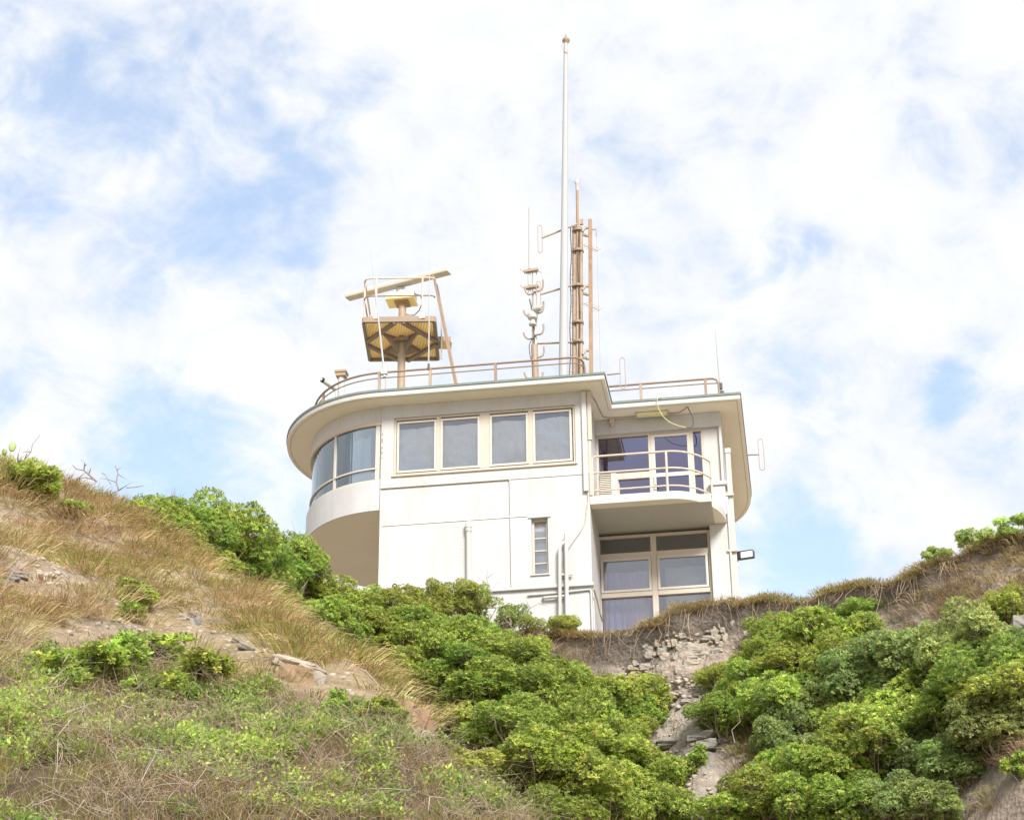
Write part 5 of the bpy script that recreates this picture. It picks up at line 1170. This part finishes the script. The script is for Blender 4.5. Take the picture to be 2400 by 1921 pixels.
def on_spur(x, y): return spur_h(x, y) > back_h(x, y) - .25
def keep_grass(x, y, z, u, v, g_):
    inside = (u > -80) & (u < 1400) & (v > 1040) & (v < 1700)
    b = inpoly(u, v, BARE1) | inpoly(u, v, BARE2) | inpoly(u, v - 40, BARE1) | inpoly(u, v - 40, BARE2) | inpoly(u, v - 20, BARE2)
    th = inpoly(u, v, THICK)
    patch = fbm(x * 1.1 + 9, y * 1.1, 3) > -.34
    return inside & on_spur(x, y) & (~b | (g_.random(len(u)) < .05)) & (~th | (g_.random(len(u)) < .15)) & patch & (lip_y(x) - y > -.8)
tufts(6200, -9.5, 2, 14, 28, keep_grass, 21, 110, .195, .74, STRAW, .0042, lenvar=.6, down=.10, droop=.75, label='dry straw coloured grass covering the upper slope of the left spur')
def keep_crest(x, y, z, u, v, g_):
    d = lip_y(x) - y
    return (u > -80) & (u < 700) & (d > -1.2) & (d < 1.4)
tufts(2600, -9, -3, 22, 34, keep_crest, 22, 50, .30, .28, STRAW * .9, .0045, name='crest_grass', label='brown dry grass along the crest under the left skyline')
def lip_pos(g_, N_):
    x = g_.uniform(LP[10, 0], LP[25, 0] * .82, N_); k = fbm(x * 2.3, x * 0, 3)
    off = np.where(g_.random(N_) < .8, g_.uniform(-.35, .17, N_), g_.uniform(.0, .26, N_)) * np.clip(cliff(x) + .3, 0, 1)
    z = lip_z(x) + .01 + .06 * k + g_.normal(size=N_) * .025 - np.clip(off, 0, 1) * .6
    return np.stack([x, lip_y(x) - off, z], -1)[(k > -.12) | (g_.random(N_) < .22)]
tufts(2600, 0, 1, 0, 1, None, 23, 22, .085, .40, np.array([[.52, .40, .17], [.46, .33, .17], [.38, .33, .12], [.56, .42, .24]]), .0042, down=.5, name='turf_edge', label='dry turf hanging over the cliff edge in front of the building', droop=1.1, lenvar=.75, pos=lip_pos)
def keep_brown(x, y, z, u, v, g_):
    a_ = ((u > 2030) & (u < 2170) & (v > 1400) & (v < 1520)) | ((u > 1720) & (u < 1840) & (v > 1710) & (v < 1810)) | ((u > 2280) & (v > 1720) & (v < 1790)) | ((u > 2200) & (v < 1400)) | ((u > 2150) & (u < 2420) & (v > 1380) & (v < 1450)) | ((u > 2180) & (u < 2330) & (v > 1800) & (v < 1900)) | ((u > 2020) & (u < 2240) & (v < 1400))
    return a_ & (u < 2450) & (g_.random(len(u)) < .8)
tufts(5200, 3.5, 9.5, 24, 33, keep_brown, 24, 46, .24, .40, BROWN, .0045, down=.6, name='brown_scrub', label='dead brown scrub and vines over the right hand slope', droop=.8, cat='scrub')
def keep_litter(x, y, z, u, v, g_):
    d = lip_y(x) - y
    return (u > 600) & (u < 1450) & (~on_spur(x, y)) & (d > .2) & (v < 1921)
tufts(1500, -5, 2.5, 22, 36, keep_litter, 25, 30, .35, .4, BROWN * .8, .005, name='understorey', label='dead twigs and dry grass under the gully shrubs', cat='undergrowth')

# thicket of twigs and small leaves on the lower spur ------------------
g_ = np.random.default_rng(31)
def thicket_pts(N_, sel):
    x = g_.uniform(-6.5, 1.6, N_); y = g_.uniform(11.5, 20.5, N_); z = height(x, y); P_ = np.stack([x, y, z], -1); u, v = to_px(P_)
    k = inpoly(u, v, THICK) & (u > -90) & (u < 1300) & (v < 2000)
    P_, u, v = P_[k], u[k], v[k]
    k = sel(P_, u, v); return P_[k], u[k], v[k]
st, u_, v_ = thicket_pts(26000, lambda P_, u, v: g_.random(len(u)) < np.clip(.55 + .9 * fbm(P_[:, 0] * 1.1, P_[:, 1] * 1.1, 3), .08, 1))
n = len(st)
en = st + np.stack([g_.normal(size=n) * .22, g_.normal(size=n) * .16 - .10, g_.uniform(.02, .40, n)], -1)
st = st + np.stack([g_.normal(size=n) * .05, g_.normal(size=n) * .05, g_.uniform(-.05, .22, n)], -1)
big = g_.random(n) < .022
Vt, Ft, Pt = twig_arrays(st, en, np.where(big, .0065, g_.uniform(.0016, .0034, n)), g_, .10, 4, wob=.14)
tc_ = np.array([[.34, .26, .19], [.42, .34, .27], [.26, .19, .14], [.48, .36, .24]])[g_.integers(0, 4, n)] * g_.uniform(.7, 1.25, (n, 1)); tc_[big] = np.array([.44, .37, .30])
tag(np_mesh('dead_twigs', Vt, Ft, M['twig'], np.repeat(tc_, 15, 0)), 'tangle of grey brown dead twigs over the lower left slope', 'twigs', kind='stuff')
def leaf_cloud(P_, per, size, pal, hgt, name, label, pal2=None, w2=None):
    n = len(P_); c = P_ + np.stack([g_.normal(size=n) * .03, g_.normal(size=n) * .03, g_.uniform(*hgt, n)], -1)
    off = g_.normal(size=(n, per, 3)) * np.array([.045, .045, .03]) * (size / .045)
    d = g_.normal(size=(n, per, 3)) + np.array([0, -.3, .35]); d /= np.linalg.norm(d, axis=-1, keepdims=True)
    up_ = g_.normal(size=(n, per, 3)) * .5 + np.array([0, -.35, 1]); s_ = np.cross(d, up_); s_ /= (np.linalg.norm(s_, axis=-1, keepdims=True) + 1e-6)
    Ls = size * g_.uniform(.6, 1.3, (n, per, 1)); b0 = c[:, None] + off
    V = np.stack([b0, b0 + d * Ls * .55 + s_ * Ls * .27, b0 + d * Ls, b0 + d * Ls * .55 - s_ * Ls * .27], 2).reshape(-1, 3)
    cc = pal[g_.integers(0, len(pal), n)]
    if pal2 is not None:
        k = g_.random(n) < w2; cc[k] = pal2[g_.integers(0, len(pal2), k.sum())]
    cc = (cc[:, None] * g_.uniform(.75, 1.25, (n, per, 1))).reshape(-1, 3)
    tag(np_mesh(name, V, np.arange(len(V)).reshape(-1, 4), M['leaf'], np.repeat(cc, 4, 0)), label, 'bramble', kind='stuff')
def yel(u, v): return np.clip(np.exp(-((u - 560) / 170) ** 2 - ((v - 1800) / 110) ** 2) * 1.2 + np.exp(-((u - 760) / 120) ** 2 - ((v - 1880) / 70) ** 2) + np.exp(-((u - 30) / 120) ** 2 - ((v - 1660) / 110) ** 2) * .7 + np.exp(-((u - 150) / 150) ** 2 - ((v - 1720) / 90) ** 2) * .5, 0, 1)
def grn(P_, u, v): return np.clip(.10 + .75 * np.clip(fbm(P_[:, 0] * 1.4 + 4, P_[:, 1] * 1.4, 3) + .1, 0, 1) + .55 * yel(u, v) + .5 * np.exp(-((u - 560) / 130) ** 2 - ((v - 1610) / 60) ** 2) + .4 * np.exp(-((u - 60) / 140) ** 2 - ((v - 1650) / 110) ** 2) + .35 * np.exp(-((u - 950) / 200) ** 2 - ((v - 1740) / 80) ** 2) - .35 * np.exp(-((u - 150) / 260) ** 2 - ((v - 1880) / 80) ** 2), 0, 1)
cl_, u_, v_ = thicket_pts(3600, lambda P_, u, v: g_.random(len(u)) < grn(P_, u, v) * .5)
kc = len(cl_); perc = 60; rad_c = g_.uniform(.06, .24, (kc, 1, 1))
of_ = g_.normal(size=(kc, perc, 3)); of_ /= np.linalg.norm(of_, axis=-1, keepdims=True); of_[..., 2] = np.abs(of_[..., 2]) * .9
lp_ = (cl_[:, None] + np.array([0, 0, .06]) + of_ * rad_c * g_.uniform(.7, 1.1, (kc, perc, 1))).reshape(-1, 3)
wy_ = np.repeat((g_.random(kc) < .12 + .85 * yel(u_, v_)) * .9, perc)
print('thicket clumps', kc)
leaf_cloud(lp_, 4, .042, np.array([[.22, .29, .06], [.29, .35, .07], [.17, .22, .055], [.36, .38, .08]]), (.0, .05), 'bramble', 'small leafed green bramble scrambling over the lower left slope', YELLOWS * 1.15, wy_)
def keep_thick(x, y, z, u, v, g_): return inpoly(u, v, THICK) & (u > -90) & (u < 1300) & (v < 2000)
tufts(5000, -6.5, 1.6, 11.5, 20.5, keep_thick, 26, 34, .26, .26, np.concatenate([BROWN, STRAW[:4] * .9]), .0026, name='thicket_grass', label='dead brown grass woven through the brambles on the lower left slope', droop=.5)

# ------------------------------------------------------------------ stones, dead wood, cactus
def stone_mesh(seed, flat=1.0, rough_=.22):
    g2 = np.random.default_rng(seed)
    bm_v, bm_f = [], []
    n = 5
    idx_ = {}
    def vid(p):
        k = tuple(np.round(p, 4))
        if k not in idx_: idx_[k] = len(bm_v); bm_v.append(np.array(p, float))
        return idx_[k]
    lin = np.linspace(-1, 1, n)
    for ax_ in range(3):
        for sgn in (-1, 1):
            for i in range(n - 1):
                for j in range(n - 1):
                    q = []
                    for a_, b_ in ((i, j), (i + 1, j), (i + 1, j + 1), (i, j + 1)):
                        p = [0, 0, 0]; p[ax_] = sgn; p[(ax_ + 1) % 3] = lin[a_]; p[(ax_ + 2) % 3] = lin[b_]; q.append(vid(p))
                    bm_f.append(q if sgn > 0 else q[::-1])
    V = np.array(bm_v); nn = np.linalg.norm(V, axis=1)[:, None]
    V = V * (0.62 + 0.38 / nn * 1.25)
    o1 = g2.uniform(0, 50, 3)
    dsp = fbm(V[:, 0] * 1.1 + o1[0] + V[:, 2] * .7, V[:, 1] * 1.1 + o1[1] - V[:, 2] * .6, 3)
    lay = np.abs(((V[:, 2] * 1.6 + o1[2] + .3 * V[:, 0]) % 1.0) - .5) - .25
    V = V * (1 + rough_ * 2 * dsp[:, None] + .10 * lay[:, None] * np.array([1, 1, 0]))
    V = V * .5
    me = bpy.data.meshes.new('stone'); me.from_pydata([tuple(p) for p in V], [], bm_f); me.update()
    return me
STONES = [stone_mesh(100 + i) for i in range(7)]
SMAT = {}
for k_ in ('stone', 'stone_red', 'stone_pale', 'shale'):
    SMAT[k_] = []
    for me in STONES:
        m2 = me.copy(); m2.materials.append(M[k_]); SMAT[k_].append(m2)
def stone(u, v, w_px, h_px, Dmin, kind='stone', deep=.8, rotz=None, name='stone', out=.0, tilt=0.0, Dmax=39):
    P_, gz = march(u, v, Dmin, 0.0, Dmax)
    s_ = px_m(P_); wx, hz = w_px / s_ , h_px / s_
    o = bpy.data.objects.new(name, random.choice(SMAT[kind])); col.objects.link(o)
    o.parent = hill
    d = ray(u, v)
    o.location = tuple(P_ - d * hz * out)
    o.scale = (wx, max(wx, hz) * deep, hz * 1.1)
    o.rotation_euler = (random.uniform(-.12, .12), random.uniform(-.15, .15) + tilt, rotz if rotz is not None else random.uniform(-.4, .4))
    return o
g5 = np.random.default_rng(12)
for kr in range(8):
    u = 1470 + g5.uniform(0, 20)
    while u < 1752:
        wd_ = g5.uniform(9, 30) * (1.2 if kr > 4 else 1.0); hh_ = g5.uniform(7, 15)
        v = 1524 - .27 * (u + wd_ / 2 - 1480) + kr * 11.5 + g5.normal() * 2.5
        if g5.random() < .80 - .25 * abs(u - 1600) / 150: stone(u + wd_ / 2, v, wd_ * 1.12, hh_ * 1.15, 31.0, g5.choice(['stone', 'stone', 'stone_pale']), out=g5.uniform(-.55, -.30), deep=.55, rotz=g5.uniform(-.15, .15), tilt=-.12)
        u += wd_ * g5.uniform(.92, 1.15)
g4 = np.random.default_rng(44)
for _i in range(34):
    u, v = g4.uniform(1440, 1745), g4.uniform(1610, 1760); sz_ = g4.uniform(5, 17)
    stone(u, v, sz_ * g4.uniform(1.0, 2.0), sz_ * g4.uniform(.5, .9), 28.0, g4.choice(['stone', 'stone', 'stone_pale']), out=-.15)
# boulders and ledges on the spur
for (u, v, w_, h_, k_, t_) in [(22, 1310, 75, 45, 'stone_pale', .1), (56, 1312, 42, 30, 'stone_pale', .5), (20, 1330, 34, 14, 'stone_pale', 0), (28, 1345, 60, 16, 'shale', .05), (12, 1338, 40, 12, 'shale', 0), (45, 1352, 44, 14, 'shale', .1), (24, 1357, 40, 12, 'shale', 0),
                               (445, 1447, 42, 20, 'stone_pale', .2), (458, 1462, 22, 26, 'shale', .2), (580, 1520, 40, 12, 'shale', .3), (560, 1505, 34, 10, 'shale', .3), (700, 1562, 100, 20, 'stone_pale', .3), (672, 1558, 60, 14, 'stone_pale', .2), (730, 1574, 60, 16, 'stone_pale', .45),
                               (700, 1595, 90, 55, 'stone_red', .1), (745, 1600, 40, 40, 'stone', .3), (940, 1668, 70, 42, 'stone_red', .3), (975, 1690, 55, 50, 'stone_red', .4), (930, 1652, 60, 16, 'stone', .4), (1005, 1710, 40, 34, 'stone_red', .5), (1000, 1728, 34, 22, 'stone', .5),
                               (248, 1463, 14, 8, 'stone_pale', 0), (266, 1470, 12, 8, 'stone_pale', 0), (300, 1474, 24, 10, 'stone', 0), (320, 1490, 26, 10, 'stone_red', .1), (360, 1468, 14, 8, 'stone_pale', 0), (85, 1545, 16, 9, 'stone_pale', 0), (150, 1350, 30, 8, 'stone_pale', .4), (130, 1338, 26, 8, 'stone_pale', .4), (2395, 1460, 46, 30, 'shale', 0), (1640, 1730, 60, 14, 'shale', -.1), (1570, 1745, 70, 12, 'shale', -.1), (1655, 1745, 50, 20, 'shale', 0)]:
    stone(u, v, w_, h_, 12.0 if u < 1300 else 22.0, k_, tilt=t_, rotz=random.uniform(-.3, .3))
# loose chips
g2 = np.random.default_rng(5); cv_, cf_, n_ = [], [], 0
for (x0, x1, y0, y1, N_, cond) in ((1460, 1780, 1480, 1915, 1000, None), (160, 880, 1400, 1650, 420, BARE2), (0, 195, 1285, 1375, 90, BARE1)):
    for _i in range(N_):
        u, v = g2.uniform(x0, x1), g2.uniform(y0, y1)
        if cond is not None and not inpoly(np.array([u]), np.array([v]), cond)[0]: continue
        P_, gz = march(u, v, 12.0 if u < 1000 else 24.0, 0.0)
        s_ = g2.uniform(.008, .035) if u < 1000 else g2.uniform(.012, .055) * g2.uniform(.4, 1); q = g2.normal(size=(8, 3)) * .15 + np.array([[a_, b_, c_] for a_ in (-1, 1) for b_ in (-1, 1) for c_ in (-.6, .6)])
        cv_.append(P_ + q * s_); cf_.append(np.array([(0, 1, 3, 2), (4, 6, 7, 5), (0, 4, 5, 1), (2, 3, 7, 6), (0, 2, 6, 4), (1, 5, 7, 3)]) + 8 * n_); n_ += 1
tag(np_mesh('gravel', np.concatenate(cv_), np.concatenate(cf_), M['stone_pale']), 'loose stone chips lying on the bare soil patches', 'gravel', kind='stuff')
# hanging roots on the cliff edge
g3 = np.random.default_rng(6); nst = 130
uu = g3.uniform(1380, 2230, nst); sx_ = []; ex_ = []
for u in uu:
    x = float(np.interp(u, [q[0] for q in LIP], LP[:, 0])); y = float(lip_y(x)) - .16; z = float(lip_z(x)) - .10
    ln = g3.uniform(.15, 1.0) ** 1.3 * .9
    sx_.append((x, y, z)); ex_.append((x + g3.normal() * .22, y - g3.uniform(.02, .25) - ln * .12, z - ln))
Vr, Fr, _ = twig_arrays(np.array(sx_), np.array(ex_), g3.uniform(.003, .008, nst), g3, -.10, 5, wob=.07)
tag(np_mesh('hanging_roots', Vr, Fr, M['twig'], np.repeat(np.array([[.46, .34, .23]]) * g3.uniform(.6, 1.2, (nst, 1)), 18, 0)), 'thin roots and runners trailing down from the cliff edge turf', 'roots', kind='stuff')
# dead branches
def dead_branch(label, px_paths, D, r0):
    first = at(*px_paths[0][0], D)
    e = bpy.data.objects.new('dead_branch', None); col.objects.link(e); e.location = tuple(first); tag(e, label, 'branch')
    for i, pth in enumerate(px_paths):
        P_ = [at(u, v, D + .12 * math.sin(3.1 * k + i)) - first for k, (u, v) in enumerate(pth)]
        w = MB(); w.tube([tuple(p) for p in P_], [r0 * .62 * (1 - .7 * k / (len(P_) - 1)) * (1 if i == 0 else .6) for k in range(len(P_))], 6)
        w.emit('limb' if i == 0 else 'side_twig', M['bark'], e, smooth=True)
def q5(*p): return [(x / 2.695, 1000 + y / 2.695) for x, y in p]
dead_branch('bare forked branch beside the prickly pear on the left skyline', [q5((85, 270), (110, 225), (150, 215), (195, 160), (205, 110), (255, 50)), q5((110, 225), (115, 170), (130, 130)), q5((150, 215), (170, 170), (172, 130)), q5((195, 160), (165, 155), (140, 165))], 24.6, .022)
dead_branch('gnarled dead branch arching left on the skyline', [q5((610, 345), (560, 300), (530, 275), (480, 265), (458, 240)), q5((530, 275), (535, 230), (510, 205)), q5((560, 300), (575, 260)), q5((535, 245), (550, 235)), q5((600, 335), (540, 320), (480, 330))], 25.5, .026)
dead_branch('cluster of dead twigs right of the gnarled branch on the skyline', [q5((750, 400), (735, 350), (745, 290), (725, 240)), q5((750, 400), (800, 370), (840, 345)), q5((745, 300), (800, 330)), q5((735, 350), (680, 330), (630, 325)), q5((700, 360), (660, 300), (640, 290)), q5((800, 385), (860, 380), (910, 370)), q5((740, 270), (770, 255))], 25.8, .022)
dead_branch('long thin bent cane above the highest tufted shrub', [q5((1030, 520), (1025, 470), (1060, 478), (1120, 450), (1132, 415)), q5((1140, 440), (1190, 510), (1265, 585))], 28, .010)
dead_branch('thin bent cane above the large domed shrub', [q5((1440, 615), (1500, 565), (1545, 605)), q5((1500, 565), (1530, 585))], 29, .012)
dead_branch('leaning bare stem crossing the boulders at the left edge', [q5((0, 1080), (50, 960), (110, 880), (130, 845), (122, 800), (100, 790))], 18.6, .016)
dead_branch('pale arching bare stem at the left edge above the thicket', [[(0, 1498), (25, 1502), (36, 1520), (40, 1545), (40, 1575)], [(0, 1520), (30, 1512)]], 15.2, .010)
def q7(*p): return [(800 + x / 2.3956, 1300 + y / 2.3956) for x, y in p]
dead_branch('bare twigs poking up from the yellow shrub by the wall', [q7((850, 230), (830, 180), (815, 130), (822, 80)), q7((830, 170), (790, 150), (775, 110)), q7((820, 130), (860, 95)), q7((840, 200), (870, 160), (895, 150))], 34.2, .014)
dead_branch('bare branch leaning right among shrubs at the foot of the pipes', [q7((1020, 340), (1060, 300), (1110, 270)), q7((1110, 270), (1160, 290)), q7((1060, 300), (1040, 260)), q7((960, 380), (900, 380), (850, 440), (840, 490)), q7((980, 430), (920, 360), (870, 300), (800, 270))], 34.0, .018)
dead_branch('white dead stems in the gap of the right hand thicket', [[(1722, 1740), (1715, 1710), (1735, 1690), (1730, 1660)], [(1725, 1780), (1722, 1740)], [(1875, 1770), (1885, 1740), (1870, 1710)], [(1885, 1740), (1900, 1715)]], 28.6, .014)
# prickly pears
def pad_obj(c, ax_u, ax_v, rx, rz, parent, th=.022):
    nrm_ = np.cross(ax_u, ax_v); V = []; Fq_ = []; n = 16; rings_ = [(.0, 1.0), (.55, .95), (.85, .7), (1.0, 0.0)]
    w = MB(); vs_2 = []
    for sgn in (1, -1):
        for (rr, hh) in rings_:
            for k in range(n):
                a_ = 2 * math.pi * k / n; eg = 1 + .12 * math.sin(a_)
                vs_2.append(c + ax_u * rx * rr * math.cos(a_) * eg + ax_v * rz * rr * math.sin(a_) + nrm_ * th * hh * sgn)
    fs_ = []
    for s_i in range(2):
        o_ = s_i * 4 * n
        for r_i in range(3):
            for k in range(n):
                k2 = (k + 1) % n; q = (o_ + r_i * n + k, o_ + r_i * n + k2, o_ + (r_i + 1) * n + k2, o_ + (r_i + 1) * n + k); fs_.append(q if s_i else q[::-1])
    w.add(vs_2, fs_); return w.emit('pad', M['pad'], parent, smooth=True)
def pear(label, pads, D):
    e = bpy.data.objects.new('prickly_pear', None); col.objects.link(e); f0 = at(pads[0][0], pads[0][1] + pads[0][3], D); e.location = tuple(f0); tag(e, label, 'cactus')
    for (u, v, rw, rh, rot, yaw_) in pads:
        c = at(u, v, D + random.uniform(-.08, .08)); s_ = px_m(c); a_ = R(rot)
        ux_ = np.array([math.cos(R(yaw_)), math.sin(R(yaw_)), 0]); uz_ = np.array([0, 0, 1.0])
        pad_obj(c - f0, ux_ * math.cos(a_) + uz_ * math.sin(a_), -ux_ * math.sin(a_) + uz_ * math.cos(a_), rw / s_, rh / s_, e)
pear('prickly pear cactus with pale green pads on the left skyline', [(29, 1047, 8.5, 13, -8, 20), (11, 1058, 7, 9, 25, -30), (26, 1080, 12, 14, 10, 30), (48, 1092, 8, 12, -10, -20), (6, 1072, 9, 11, 0, 10), (14, 1092, 10, 12, 15, 35)], 24.4)
pear('small prickly pear on the bare upper edge of the spur', [(801, 1562, 11, 14, 5, 10), (816, 1556, 7, 9, -15, -30), (798, 1541, 3, 8, 5, 70)], 21.2)
pear('flat prickly pear pad beside the brown rock ledge', [(962, 1640, 19, 10, -5, 10), (945, 1630, 10, 12, 10, 40)], 19.7)
